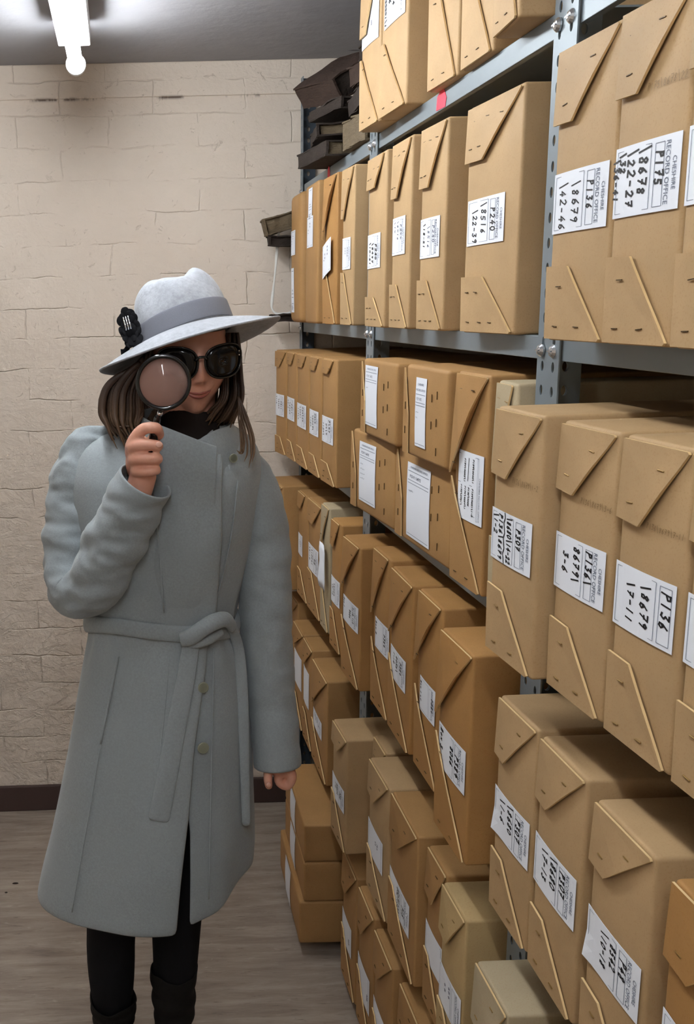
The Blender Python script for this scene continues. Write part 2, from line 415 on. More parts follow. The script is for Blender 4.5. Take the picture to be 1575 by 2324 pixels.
# ------------------------------------------------------------------ archive boxes
_st = {}
def staple_mesh(L, mat):
    key = (round(L, 4), mat.name)
    if key not in _st:
        bm = newbox(-.0010, .0003, -L/2, L/2, -.00055, .00055, bev=.0002, seg=1)
        me = bpy.data.meshes.new('staple'); bm.to_mesh(me); bm.free(); me.materials.append(mat); _st[key] = me
    return _st[key]
def staple(par, x, y, z, ang=0, L=.011, mat=None):
    o = bpy.data.objects.new('staple', staple_mesh(L, mat or m_staple)); COL.objects.link(o); o.parent = par; o.location = (x, y, z); o.rotation_euler = (ang, 0, 0)
def carton_bm(w, d, h, bev, bulge, rnd):
    bm = bmesh.new(); nx, ny, nz = 3, 4, 8
    box_bm(bm, 0, d, -w/2, w/2, 0, h)
    bmesh.ops.subdivide_edges(bm, edges=[e for e in bm.edges], cuts=3, use_grid_fill=True)
    for v in bm.verts:
        y, z, x = v.co.y/(w/2), v.co.z/h*2-1, v.co.x/d*2-1
        k = (1-y*y)*(1-z*z)
        if v.co.x < 1e-5: v.co.x -= bulge*k
        if abs(abs(y)-1) < 1e-4: v.co.y += math.copysign(bulge*.6*(1-z*z)*(1-x*x), y)*rnd.uniform(-.2, .6)
    es = [e for e in bm.edges if len(e.link_faces) == 2 and e.calc_face_angle(0) > 1.0]
    bmesh.ops.bevel(bm, geom=es, offset=bev, segments=3, profile=.5, affect='EDGES')
    return bm
def flap_bm(pts, x_of, th=.0026):
    "flap of board on the front face; pts (y,z); x_of(y,z) -> outer face x. Edges (cut board) get material 1"
    bm = bmesh.new()
    a = [bm.verts.new((x_of(y, z), y, z)) for y, z in pts]; b = [bm.verts.new((x_of(y, z)+th, y, z)) for y, z in pts]
    bm.faces.new(a); bm.faces.new(b[::-1]); n = len(pts)
    for i in range(n): bm.faces.new((a[i], b[i], b[(i+1) % n], a[(i+1) % n])).material_index = 1
    return bm
def sub_line(a, b, n): return [(a[0]+(b[0]-a[0])*i/n, a[1]+(b[1]-a[1])*i/n) for i in range(n)]
def archive_box(F, N, z0, z1, col, label, cat_group, sheet=None, top=(.26, .38, 1.0), bot=(.26, .44), D=.36, seed=0, stap=2, notes=None, tube_style=None, lift=.0055, name='archive_box', bev=.0045, skew=0):
    rnd = random.Random(seed*13+5)
    F, N = Vector(F), Vector(N); w = (F-N).length-.002; mid = (F+N)/2; h = z1-z0-.0004
    rz = math.atan2(F.x-N.x, F.y-N.y)
    D = min(D, XR-.03-max(F.x, N.x))
    t = empty(name, (mid.x, mid.y, z0+.0003), -rz); tag(t, label, 'box', cat_group)
    mat = MC[col]; fm = [mat, m_edge]
    bul = .0025 if name == 'archive_box' else .004
    obj('carton', carton_bm(w, D, h, bev, bul, rnd), mat, t, False)
    for p in t.children[0].data.polygons: p.use_smooth = True
    try: t.children[0].data.set_sharp_from_angle(angle=.9)
    except Exception: pass
    def xf(y, z): return -.0032-bul*(1-(2*y/w)**2)*(1-(2*z/h-1)**2)
    stm = m_staple if z0 < 1.4 and F.y < 1.5 else m_staple_d
    Ls = .0105
    if tube_style is None:
        if top:
            ft, a, reach = top
            zt = h-.0035; zb = h*(1-ft)
            y_far = w/2-.0015; y_pt = w/2-a*w; y_near = -w/2+.004+(1-reach)*w
            drop = .006 if ft > .2 else .002
            pts = [(y_far, zb+drop*.3), (y_far, zt)]+[(y_near+.002, zt)]+sub_line((y_near, zt-.002), (y_pt, zb-.001), 6)+[(y_pt, zb)]
            def xo(y, z):
                k = smoothstep(y_far, y_near, y)*.55+smoothstep(zt, zb, z)*.45
                return xf(y, z)-.0002-lift*k*smoothstep(zt+.001, zt-.05, z)
            fl = obj('top_flap', flap_bm(pts, xo), fm, t)
            y_s = [y_far-.2*w, y_far-.62*w] if stap < 3 else [y_far-.18*w, y_far-.42*w, y_far-.68*w]
            for ys in y_s: staple(fl, xo(ys, zt-.022), ys, zt-.022+rnd.uniform(-.002, .002), rnd.uniform(-.1, .1), Ls, stm)
            for ys in ([y_far-.22*w] if stap < 3 else [y_far-.12*w, y_far-.3*w]): staple(fl, xo(ys, zb+.02), ys, zb+.02, rnd.uniform(-.1, .1), Ls, stm)
        if bot:
            fb, a = bot; zb = h*fb; y_far = w/2-.001; y_pt = w/2-a*w; y_near = -w/2+.006
            pts = [(y_far, .002), (y_far, zb+.001)]+sub_line((y_pt, zb), (y_near, .004), 6)+[(y_near, .004), (y_near+.003, .0015)]
            def xo2(y, z): return xf(y, z)-.0004-lift*.22*smoothstep(0, zb, z)
            fl = obj('bottom_flap', flap_bm(pts, xo2), fm, t)
            for ys in ([y_far-.2*w, y_far-.58*w] if stap < 3 else [y_far-.16*w, y_far-.4*w, y_far-.6*w]): staple(fl, xo2(ys, .016)-.0001, ys, .016, rnd.uniform(-.1, .1), Ls, stm)
            for ys in ([y_far-.26*w] if stap < 3 else [y_far-.14*w, y_far-.32*w]): staple(fl, xo2(ys, zb-.022)-.0001, ys, zb-.022, rnd.uniform(-.1, .1), Ls, stm)
    else:
        # box lying on its side: pointed flaps folded in from the far edge, vertical staples along the near edge
        y_far = w/2-.0005
        pts = [(y_far, .004), (y_far, h-.006)]+sub_line((y_far-.003, h-.006), (y_far-.13*w, h*.45), 3)+[(y_far-.13*w, h*.45), (y_far-.13*w, .004)]
        fl = obj('side_flap', flap_bm(pts, lambda y, z: xf(y, z)-.0012), fm, t)
        for zz in (.28, .55): staple(fl, xf(y_far-.06*w, h*zz)-.0013, y_far-.07*w, h*zz, PI/2, .013, m_staple_d)
        ca = t.children[0]
        for (fy, fz) in ((.80, .14), (.80, .42), (.80, .72), (.69, .18), (.69, .46)):
            yy = w/2-fy*w; zz = h*(1-fz)-.02; staple(ca, xf(yy, zz)+.0026, yy, zz, PI/2, .013, m_staple_d)
        for (xx, fz) in ((.02, .2), (.02, .5), (.02, .8)):
            o = bpy.data.objects.new('staple', staple_mesh(.013, m_staple_d)); COL.objects.link(o); o.parent = ca; o.location = (xx, -w/2-.0004, h*fz); o.rotation_euler = (PI/2, 0, PI/2)
    ly = 0
    for sp in (sheet or []):
        kind, f0, f1, t0, t1 = sp[:5]; lines = sp[5] if len(sp) > 5 else []
        opt = sp[6] if len(sp) > 6 else {}
        za, zb_ = h*(1-f1), h*(1-f0); ya, yb = w/2-t0*w, w/2-t1*w      # far, near
        off = opt.get('off', .0006)
        def xl(y, z, o_=0): return xf(y, z)+.0026-off-o_
        bm = bmesh.new(); rows = []
        sh = opt.get('shear', 0)
        for i in range(7):
            y = ya+(yb-ya)*i/6; rows.append([(xl(y, z)-(opt.get('curl', 0)*max(0, 1-i/2)**2*max(0, 1-j/2)), y, z+sh*(i/6-.5)) for j, z in enumerate([za+(zb_-za)*j/4 for j in range(5)])])
        grid_bm(bm, rows)
        o = obj('label_sheet', bm, m_paper, t); md = o.modifiers.new('thick', 'SOLIDIFY'); md.thickness = .0003; md.offset = 0
        bm = bmesh.new(); ink = [m_print, m_ink, m_bluepen]
        bw, bh = ya-yb, zb_-za
        if kind == 'A':      # printed office label, reads downwards
            def P(s, q): y = ya-q*bw; z = zb_-s*bh; return (xl(y, z, .0005), y, z+sh*(q-.5))
            if not opt.get('cut'):
                printed(bm, 'CHESHIRE', .30, .74, .905, .05, 0, P)
                printed(bm, 'RECORD OFFICE', .08, .92, .81, .058, 0, P)
            if opt.get('cut'): rectbm(bm, .08, .93, .78, .95, .007, 0, P); rectbm(bm, .06, .94, .045, .72, .007, 0, P)
            elif opt.get('old'): rectbm(bm, .06, .94, .06, .92, .01, 0, P)
            else:
                rectbm(bm, .08, .93, .66, .785, .007, 0, P); rectbm(bm, .06, .94, .045, .60, .007, 0, P)
            pen = 2 if opt.get('faint') else 1; pw = opt.get('pw', .02)
            for (txt, s0, q0, size) in lines:
                sx_ = min(.98, (.97-s0)/(len(txt)*size*.9))
                strokes(bm, txt, s0, q0, size, pw, pen, P, rnd, adv=.9, sx=sx_, qx=.74)
            if opt.get('strike'):
                pts = [(-.0+.1*k, .375+.018*math.sin(k*2.1)) for k in range(11)]
                for a_, b_ in zip(pts, pts[1:]): linebm(bm, a_, b_, .02, 1, P)
        elif kind == 'T':    # tall printed label, reads across
            def P(s, q): y = ya-s*bw; z = za+q*bh; return (xl(y, z, .0005), y, z)
            if opt.get('two'):
                printed(bm, 'CHESHIRE', .2, .75, .89, .03, 0, P); printed(bm, 'RECORD OFFICE', .08, .92, .81, .03, 0, P); q = .76
            else: printed(bm, 'CHESHIRE RECORD OFFICE', .15, .88, .93, .026, 0, P); q = .89
            for k in (0, .12, .16): linebm(bm, (.05, q-k), (.95, q-k), .007, 0, P)
            linebm(bm, (.05, .04), (.95, .04), .006, 0, P)
            printed(bm, 'P D P / 347/2', .14, .62, q-.085, .04, 2, P)
            for i in range(opt.get('n', 2)):
                L_ = rnd.uniform(.2, .4)
                for k in range(int(L_*30)): linebm(bm, (.1+k*.03, q-.26-i*.08), (.118+k*.03, q-.26-i*.08+rnd.uniform(-.014, .014)), .008, 2, P)
        elif kind == 'C':    # barcode strip
            def P(s, q): y = ya-s*bw; z = za+q*bh; return (xl(y, z, .0005), y, z)
            for q in (.93, .34, .42, .20): linebm(bm, (.2, q), (.85, q), .012, 0, P)
            for k in range(9): linebm(bm, (.2, .06+k*.013), (.2+rnd.uniform(.3, .6), .06+k*.013), rnd.choice((.004, .008)), 0, P)
            for k in range(5): linebm(bm, (.3, .48+k*.008), (.7, .48+k*.008), .003, 0, P)
        elif kind == 'S':    # old label, small blurred notes
            def P(s, q): y = ya-q*bw; z = zb_-s*bh; return (xl(y, z, .0005), y, z+sh*(q-.5))
            rectbm(bm, .06, .94, .08, .93, .010, 0, P)
            for (txt, s0, q0, size) in lines: strokes(bm, txt, s0, q0, size, opt.get('pw', .02), opt.get('pen', 2), P, rnd)
        elif kind == 'L':    # large label with two blocks of struck references
            def P(s, q): y = ya-q*bw; z = zb_-s*bh; return (xl(y, z, .0005), y, z+sh*(q-.5))
            printed(bm, 'CHESHIRE RECORD OFFICE', .32, .95, .875, .035, 0, P)
            rectbm(bm, .05, .95, .80, .84, .006, 0, P); linebm(bm, (.47, 0), (.47, .62), .006, 0, P); linebm(bm, (.9, .0), (.9, .75), .006, 0, P); linebm(bm, (.05, 0), (.05, .8), .006, 0, P)
            for txt, s0, q0 in (('P184/4040/1', .08, .62), ('P184/4052/1', .1, .28), ('P134/5651/1-2', .5, .62), ('P170/4008', .5, .46), ('P174/4224/1', .5, .32), ('P172/2341/', .5, .15)):
                strokes(bm, txt, s0, q0, .045, .011, 1, P, rnd, adv=.7)
            linebm(bm, (.08, .46), (.42, .44), .02, 1, P)
        if len(bm.faces): obj('lettering', bm, ink, o)
        else: bm.free()
    if notes:
        bm = bmesh.new(); f0, q0, q1, txt = notes
        def P(s, q): y = w/2-s*w; z = h*(1-f0)+q*w; return (xf(y, z)+.0026-.0005, y, z)
        n = len(txt); strokes(bm, txt, q0, 0, (q1-q0)/n*1.25, .006, 0, P, rnd)
        obj('pencil_note', bm, [m_pencil], t)
    return t
def A(lines, f0=.42, f1=.62, t0=.05, t1=.93, **o): return [('A', f0, f1, t0, t1, lines, o)]
zA, zB, zC_, zD, zE, zF = LEV
B_ = archive_box
g1, g2, g3, g4, g5, g6 = ['archive boxes on the %s shelf' % n for n in LN]
# top shelf
B_((.515, 2.185), (.52, 2.052), zA, 2.285, 'k', 'leftmost kraft archive box of the top shelf row, its label blank white', g1, [('S', .22, .49, .05, .93, [('~~~', .5, .6, .05)], {})], top=(.42, .4, 1.), bot=(.45, .1), seed=1)
B_((.52, 2.045), (.525, 1.885), zA, 2.29, 'k', 'kraft archive box on the top shelf marked PC187 /8854 in black pen', g1,
   A([('PC187', .12, .68, .13), ('/8854', .12, .44, .13), ('/1-6', .1, .24, .14), ('PCC/00001/1', .1, .04, .1)], .22, .5, .15, .93, pw=.028), top=(.15, .38, 1.), bot=(.42, .2), seed=2, stap=2)
B_((.54, 1.80), (.545, 1.668), zA, 2.285, 'k', 'top-shelf kraft archive box with a cropped white label, right of the one marked PC187', g1, A([('P~~', .2, .66, .1)], .3, .57, .12, .9, faint=1), top=None, bot=(.5, .4), seed=3)
B_((.545, 1.645), (.545, 1.515), zA, 2.285, 'k', 'unlabelled kraft archive box on the top shelf beside the overhanging box at the post', g1, None, top=None, bot=(.4, .4), seed=4)
B_((.525, 1.455), (.515, 1.345), zA, 2.285, 'k', 'kraft archive box on the top shelf overhanging the lip right beside the grey post', g1, None, top=None, bot=(.35, .6), seed=5)
# second shelf
B_((.508, 3.0), (.509, 2.85), zB, 1.94, 'd', 'worn round-cornered archive box at the second shelf end, label above its barcode strip', g2,
   [('S', .28, .47, .14, .62, [('5 ~', .2, .5, .08), ('~ ~', .4, .2, .08)], {}), ('C', .57, .92, .2, .5)], top=None, bot=None, seed=6, bev=.016)
B_((.515, 2.80), (.515, 2.635), zB, 1.942, 'd', 'worn archive box on the second shelf with a barcode strip above its label', g2,
   [('C', .03, .26, .3, .62), ('S', .23, .45, .22, .72, [('2 ~', .2, .5, .08), ('~ 1', .4, .2, .08)], {})], top=None, bot=None, seed=7, bev=.007)
B_((.515, 2.545), (.52, 2.425), zB, 1.934, 'o', 'orange-brown archive box on the second shelf with a tilted label lifting off', g2,
   [('S', .44, .66, .12, .8, [('4 ~ ~', .15, .6, .09), ('~ ~', .3, .3, .09)], {'off': .0062, 'shear': .02})], top=(.42, .1, 1.), bot=(.5, .1), seed=8, lift=.012)
B_((.52, 2.365), (.525, 2.272), zB, 1.93, 'k', 'narrow kraft archive box on the second shelf, just left of the first post', g2, A([('~~~~', .3, .66, .09), ('~~~', .3, .4, .09)], .44, .64, .08, .82, faint=1), top=(.32, .3, 1.), bot=(.34, .3), seed=9)
B_((.52, 2.125), (.52, 1.985), zB, 1.918, 'k', 'kraft archive box on the second shelf marked P240 /8497 in bold pen', g2, A([('P240', .3, .66, .14), ('/8497', .25, .42, .14), ('/10-21', .22, .2, .13)], .45, .65, .04, .8, pw=.03), top=(.19, .55, .9), bot=(.18, .5), seed=10, stap=3)
B_((.525, 1.955), (.525, 1.835), zB, 1.92, 'k', 'kraft archive box on the second shelf marked P240 /8516 with its label set high', g2, A([('P2~~', .2, .68, .12), ('/8~16', .1, .45, .12), ('/1~', .1, .2, .12)], .40, .60, .06, .8, faint=1), top=(.3, .42, 1.), bot=(.24, .42), seed=11, stap=3)
B_((.525, 1.775), (.53, 1.655), zB, 1.917, 'k', 'kraft archive box on the second shelf with bold /18-21 under pale P240', g2, A([('/18-21', .12, .2, .12)], .445, .64, .04, .84, pw=.024)+[('A', .445, .64, .04, .84, [('P240', .2, .68, .13), ('/8516', .2, .44, .13)], {'faint': 1, 'off': .0004})], top=(.3, .45, 1.), bot=(.25, .42), seed=12, stap=3)
B_((.53, 1.56), (.54, 1.378), zB, 1.91, 'k', 'wide kraft archive box on the second shelf marked P240 /8516 /22-39', g2, A([('P240', .25, .67, .15), ('/8516', .1, .42, .16), ('/22-39', .22, .18, .15)], .41, .61, .06, .78, pw=.022), top=(.25, .38, 1.), bot=(.25, .44), seed=13, stap=3)
B_((.50, 1.178), (.505, 1.045), zB, 1.90, 'k', 'kraft archive box on the second shelf marked P136 /8679 /42-46', g2, A([('P136', .22, .67, .14), ('/8679', .18, .40, .16), ('/42-46', .16, .15, .16)], .42, .625, .03, .94), top=(.26, .36, 1.), bot=(.26, .4), seed=14)
B_((.50, 1.035), (.505, .915), zB, 1.90, 'k', 'kraft archive box on the second shelf marked P175 /8678 /22-27', g2, A([('P175', .18, .68, .14), ('/8678', .06, .43, .16), ('/22-27', .06, .24, .16), ('/32', .08, .10, .12), ('/36-41', .15, -.01, .12)], .40, .61, .02, .96, pw=.026), top=(.26, .36, 1.), bot=(.27, .4), seed=15, notes=(.26, .45, .98, 'P175/8678/22'))
B_((.50, .905), (.50, .785), zB, 1.90, 'k', 'second-shelf kraft archive box cut off at the right edge of the photo', g2, A([('P175', .18, .68, .14), ('/8679', .1, .4, .16)], .40, .61, .02, .96), seed=16)
# third shelf: five thin upright boxes in the far bay
TT = dict(stap=2)
for i, (F, N, z1, nm_, lab, f0) in enumerate((
    ((.470, 3.03), (.485, 2.925), 1.503, 'leftmost of five tight upright ones on the third shelf', [('P211', .3, .68, .11), ('/8~2~', .2, .42, .11), ('/1-8', .1, .12, .11)], .42),
    ((.487, 2.920), (.492, 2.795), 1.503, 'second of five tight upright ones on the third shelf', [('P211', .25, .68, .13), ('/8082', .2, .42, .13), ('/2-3', .12, .16, .12)], .42),
    ((.493, 2.790), (.498, 2.645), 1.503, 'middle of five tight upright ones on the third shelf', [('P2~/2~', .1, .66, .12), ('/4~~1', .1, .4, .12), ('11~/~', .2, .16, .12)], .44),
    ((.499, 2.637), (.504, 2.51), 1.503, 'fourth of five tight upright ones on the third shelf', [('P~/~', .1, .66, .12), ('/0047/', .2, .42, .12), ('112~', .3, .16, .12)], .45),
    ((.505, 2.50), (.513, 2.372), 1.503, 'rightmost of five tight upright ones on the third shelf, bare side showing', [('P/~7', .1, .66, .14), ('(0~/~', .2, .42, .13), ('112~/', .25, .14, .12)], .46))):
    B_(F, N, zC_, z1, 'd', 'brown archive box, '+nm_, g3, A(lab, f0, f0+.21, .02, .85, pw=.026), top=(.12, .5, .8) if i else (.16, .4, 1.), bot=(.17, .5), seed=20+i, lift=.006 if i == 4 else .002, stap=1)
# third shelf, middle bay: two pairs of boxes lying one on another
GP = 'boxes lying flat in pairs on the third shelf'
B_((.505, 2.165), (.525, 1.895), zC_, 1.366, 'd', 'brown box lying bottom left of the four flat ones, third shelf', GP, [('T', .12, .86, .2, .6, [], {'n': 4})], tube_style=1, seed=30, bev=.007)
B_((.524, 1.872), (.533, 1.585), zC_, 1.366, 'd', 'brown box lying bottom right of the four flat ones, wide white label', GP, [('T', .12, .92, .22, .66, [], {'n': 1})], tube_style=1, seed=31, bev=.007)
B_((.503, 2.075), (.508, 1.84), 1.3665, 1.521, 'd', 'small brown box lying top left of the four flat ones, third shelf', GP, [('T', .08, .86, .1, .5, [], {'n': 1})], tube_style=1, seed=32, bev=.007)
B_((.505, 1.768), (.512, 1.56), 1.3665, 1.525, 'd', 'brown box lying top right of the four flat ones, narrow label', GP, [('T', .12, .86, .3, .56, [], {'two': 1, 'n': 2})], tube_style=1, seed=33, bev=.007)
B_((.526, 1.556), (.531, 1.432), zC_, 1.525, 'd', 'tall third-shelf archive box with a gaping flap and large crossed-out label', g3, [('L', .36, .68, .18, .95, [], {'shear': .0})], top=(.48, .02, 1.), bot=(.5, .02), seed=34, lift=.016)
B_((.540, 1.425), (.538, 1.347), zC_, 1.519, 'g', 'pale grey-buff archive box on the third shelf half hidden behind the box marked P307', g3, None, top=(.4, .45, .85), bot=(.3, .4), seed=35, lift=.006)
B_((.462, 1.218), (.468, 1.093), zC_, 1.504, 'k', 'third-shelf kraft archive box marked P307 with a crossed line and P136/8679 /1-2', g3, A([('P307', .2, .68, .12), ('/8680/14-22', .06, .45, .125), ('P136/8679', .06, .23, .125), ('/1-2', .08, .08, .12)], .405, .61, .0, .9, strike=1, pw=.024), top=(.27, .38, 1.), bot=(.28, .36), seed=36, notes=(.28, .45, .98, 'P136/8679/1-2'))
B_((.485, 1.085), (.490, .967), zC_, 1.50, 'k', 'kraft archive box on the third shelf marked P136/ 8679/ 3-6', g3, A([('P136/', .1, .67, .14), ('8679/', .12, .43, .15), ('3-6', .28, .20, .15)], .405, .61, .0, .93, pw=.026), top=(.25, .36, 1.), bot=(.27, .38), seed=37, notes=(.27, .45, .98, 'P136/8679/3-6'))
B_((.490, .957), (.495, .845), zC_, 1.50, 'k', 'kraft archive box on the third shelf marked P136 /8679 /7-11', g3, A([('P136', .14, .81, .17), ('/8679', .16, .5, .16), ('/7-11', .22, .26, .15)], .41, .62, .0, .93, pw=.026, cut=1), top=(.27, .4, 1.), bot=(.28, .38), seed=38, notes=(.27, .45, .98, 'P136/8679/7-11'))
B_((.495, .838), (.50, .72), zC_, 1.50, 'k', 'third-shelf kraft archive box cut off at the right edge of the photo', g3, A([('/8679', .12, .5, .16), ('/12-17', .12, .3, .15)], .41, .62, .0, .93, pw=.026, cut=1), seed=39)
# fourth shelf
B_((.447, 3.03), (.462, 2.845), zD, 1.118, 'd', 'fourth-shelf archive box nearest the back wall, jutting out beside the coat sleeve', g4, A([('P~', .2, .6, .1), ('/~', .2, .3, .1)], .4, .62, .2, .75, faint=1), top=(.12, .4, 1.), bot=(.3, .4), seed=40)
B_((.505, 2.83), (.508, 2.695), zD, 1.112, 'd', 'fourth-shelf brown archive box with a narrow label, right of the jutting one', g4, A([('P~~', .3, .6, .12), ('/~1', .3, .3, .1)], .4, .6, .05, .55, pw=.024), top=(.15, .4, .7), bot=(.26, .4), seed=41)
B_((.508, 2.69), (.512, 2.532), zD, 1.117, 'd', 'fourth-shelf brown archive box marked P2, just left of the grey one', g4, A([('P2', .4, .66, .13), ('/10041', .12, .4, .12), ('/4-10', .12, .14, .12)], .40, .63, .05, .85, pw=.026), top=(.2, .5, 1.), bot=(.36, .4), seed=42)
bg = B_((.512, 2.522), (.513, 2.433), zD, 1.133, 'g', 'grey-buff archive box on the fourth shelf with a loose white sheet hanging from it', g4, None, top=(.3, .3, .95), bot=(.4, .2), seed=43, lift=.006)
B_((.505, 2.37), (.508, 2.268), zD, 1.125, 'o', 'fourth-shelf orange-brown archive box with a small square flap, left of P112', g4, A([('/8004', .2, .4, .12), ('/5-10', .3, .2, .1)], .44, .64, .05, .9, pw=.026), top=(.2, .4, .75), bot=(.3, .35), seed=44)
B_((.492, 2.18), (.498, 2.04), zD, 1.125, 'o', 'orange-brown archive box on the fourth shelf marked P112, 117 and Box 1', g4, A([('P112,117', .15, .68, .09), ('8004', .35, .48, .1), ('Box 1', .1, .06, .1)], .42, .6, .05, .93, pw=.024), top=(.38, .03, .9), bot=(.42, .03), seed=45, lift=.012, stap=1)
B_((.515, 2.0), (.517, 1.873), zD, 1.140, 'o', 'fourth-shelf orange-brown archive box marked Box 2', g4, A([('P384', .3, .68, .12), ('Box 2', .12, .06, .12)], .42, .61, .22, .98, pw=.026), top=(.42, .02, .85), bot=(.42, .02), seed=46, lift=.009, stap=1)
B_((.517, 1.869), (.515, 1.722), zD, 1.132, 'o', 'fourth-shelf orange-brown archive box marked P384 8055 1-12', g4, A([('P384', .2, .68, .12), ('8055/', .15, .43, .12), ('1-12', .12, .24, .11)], .47, .66, .06, .82, pw=.026), top=(.4, .03, 1.), bot=(.46, .03), seed=47, lift=.008, stap=1)
B_((.520, 1.70), (.520, 1.568), zD, 1.135, 'o', 'orange-brown archive box on the fourth shelf marked Box 1 of, flap edge curling', g4, A([('Box 1 of', .12, .06, .1), ('P384', .3, .8, .12)], .46, .65, .2, .85, pw=.026), top=(.4, .02, .95), bot=(.46, .02), seed=48, lift=.012, stap=1)
B_((.490, 1.482), (.492, 1.345), zD, 1.134, 'o', 'large orange-brown archive box on the fourth shelf marked P384 8066 Box 3', g4, A([('P384', .3, .68, .15), ('8066', .24, .50, .13), ('Box 3', .08, .10, .13)], .46, .67, .05, .92, pw=.03), top=(.42, .04, 1.), bot=(.48, .03), seed=49, lift=.012, stap=1)
B_((.498, 1.258), (.50, 1.138), zD, 1.112, 'k', 'kraft archive box on the fourth shelf marked P307 /8680 /1-6, label corner lifting', g4, A([('P307', .16, .68, .14), ('/8680', .05, .46, .15), ('/1-6', .12, .22, .15)], .42, .63, .0, .95, pw=.026, curl=.004), top=(.27, .3, 1.), bot=(.28, .33), seed=50)
B_((.50, 1.128), (.50, 1.006), zD, 1.111, 'k', 'kraft archive box on the fourth shelf marked P307 /8680 /7-13', g4, A([('P307', .14, .68, .14), ('/8680', .05, .46, .15), ('/7-13', .10, .24, .15)], .41, .62, .0, .94, pw=.026), top=(.26, .3, 1.), bot=(.27, .33), seed=51)
B_((.50, .985), (.50, .862), zD, 1.102, 'k', 'fourth-shelf kraft archive box marked P48 8542 in pale pen', g4, A([('P48', .2, .67, .15), ('8542', .16, .5, .13), ('/10-18', .10, .33, .13)], .42, .63, .0, .94, pw=.024, curl=.004), top=(.24, .32, 1.), bot=(.27, .35), seed=52)
B_((.50, .832), (.50, .71), zD, 1.102, 'o', 'orange-brown archive box in the lower right corner of the photo', g4, A([('P48', .2, .67, .15)], .45, .66, .02, .94), top=(.27, .38, 1.), seed=53)
# fifth shelf
B_((.51, 3.02), (.515, 2.885), zE, .753, 'd', 'small-looking archive box at the far end of the fifth shelf beside the sleeve', g5, None, top=(.12, .6, 1.), bot=(.3, .4), seed=60, lift=.008)
B_((.50, 2.865), (.50, 2.715), zE, .709, 'd', 'brown archive box on the fifth shelf with a blank pinkish label nearest the sleeve', g5, [('S', .27, .60, .12, .9)], top=(.2, .3, 1.), bot=(.3, .4), seed=61, lift=.008)
B_((.50, 2.70), (.50, 2.575), zE, .711, 'd', 'fifth-shelf brown archive box with a tall blank label, second from the sleeve', g5, [('S', .27, .62, .0, .72)], top=(.22, .3, 1.), bot=(.3, .4), seed=62, lift=.008)
B_((.50, 2.565), (.50, 2.378), zE, .697, 'd', 'fifth-shelf brown archive box with a long slanting flap and closely written label', g5, A([('~~~~~', .1, .5, .08), ('~~~~~', .1, .35, .08), ('~~~~', .1, .2, .08), ('2~', .4, .66, .08)], .47, .64, .08, .72, faint=1), top=(.42, .1, 1.), bot=(.4, .1), seed=63, lift=.009, stap=1)
B_((.472, 2.175), (.476, 2.048), zE, .688, 'k', 'kraft archive box on the fifth shelf marked P20 8557/ 1-8', g5, A([('P20', .3, .68, .12), ('8557/', .16, .46, .11), ('1-8', .2, .33, .1)], .46, .66, .03, .9, pw=.026), top=(.18, .55, 1.), bot=(.38, .25), seed=64)
B_((.535, 2.043), (.535, 1.945), zE, .704, 'k', 'kraft archive box set back between two others on the fifth shelf', g5, None, top=(.2, .4, 1.), bot=(.3, .4), seed=65)
B_((.498, 1.935), (.50, 1.785), zE, .704, 'k', 'fifth-shelf brown archive box with a faint label, left of the P15 one', g5, [('S', .46, .70, .0, .78, [('P~ ~', .3, .66, .06), ('~ ~', .3, .55, .06)], {})], top=(.25, .4, .95), bot=(.33, .2), seed=66)
B_((.50, 1.77), (.498, 1.595), zE, .711, 'd', 'wide brown archive box on the fifth shelf marked P15 8529/8209 across its label', g5, A([('P15', .4, .68, .12), ('8529/3209', .12, .45, .13)], .52, .74, .0, .82, pw=.024), top=(.27, .42, 1.), bot=(.4, .2), seed=67)
B_((.51, 1.572), (.51, 1.472), zE, .711, 'd', 'brown archive box on the fifth shelf with a blank label meeting its buff neighbour', g5, [('S', .47, .7, .0, .95)], top=(.28, .5, 1.), bot=(.35, .3), seed=68, lift=.007)
B_((.50, 1.462), (.50, 1.352), zE, .709, 'p', 'buff archive box on the fifth shelf with a long pencilled label', g5, A([('~~ ~', .2, .5, .1), ('~ ~', .3, .3, .1)], .47, .7, .0, .96, faint=1), top=(.28, .42, 1.), bot=(.3, .3), seed=69, lift=.007)
B_((.480, 1.252), (.480, 1.135), zE, .717, 'g', 'pale grey-buff archive box on the fifth shelf right of the second post', g5, None, top=(.3, .5, 1.), bot=(.3, .4), seed=70, lift=.007)
B_((.50, 1.125), (.50, 1.0), zE, .709, 'p', 'fifth-shelf buff archive box peeping in at the bottom edge', g5, None, seed=71)
# lowest shelf: three boxes lying in a stack, then upright ones
GS = 'boxes lying in a stack on the lowest shelf'
for i, (x, z0, z1, f, lab) in enumerate(((.413, zF, .153, 2.64, 'box lying bottom of the stack of three, jutting over the floor'),
                                    (.424, .1534, .2625, 2.62, 'box lying in the middle of the stack of three'),
                                    (.424, .2629, .364, 2.62, 'box lying top of the stack of three, under the hanging hand'))):
    B_((x+.01, f), (x, 2.272), z0, z1, 'd', 'brown '+lab, GS, [('S', .05, .95, .35, .6)], top=None, bot=None, seed=80+i, bev=.006)
B_((.50, 2.17), (.50, 2.035), zF, .36, 'd', 'lowest-shelf archive box just right of the stack of three', g6, [('S', .47, .7, .0, .75, [('~~~', .5, .75, .08)], {'pen': 1})], top=(.28, .35, 1.), bot=(.4, .2), seed=83, lift=.006)
B_((.50, 2.01), (.50, 1.88), zF, .362, 'd', 'lowest-shelf archive box, second right of the stack of three', g6, [('S', .5, .76, .0, .85, [('~~~', .5, .82, .08)], {})], top=(.28, .35, 1.), bot=(.4, .2), seed=84, lift=.006)
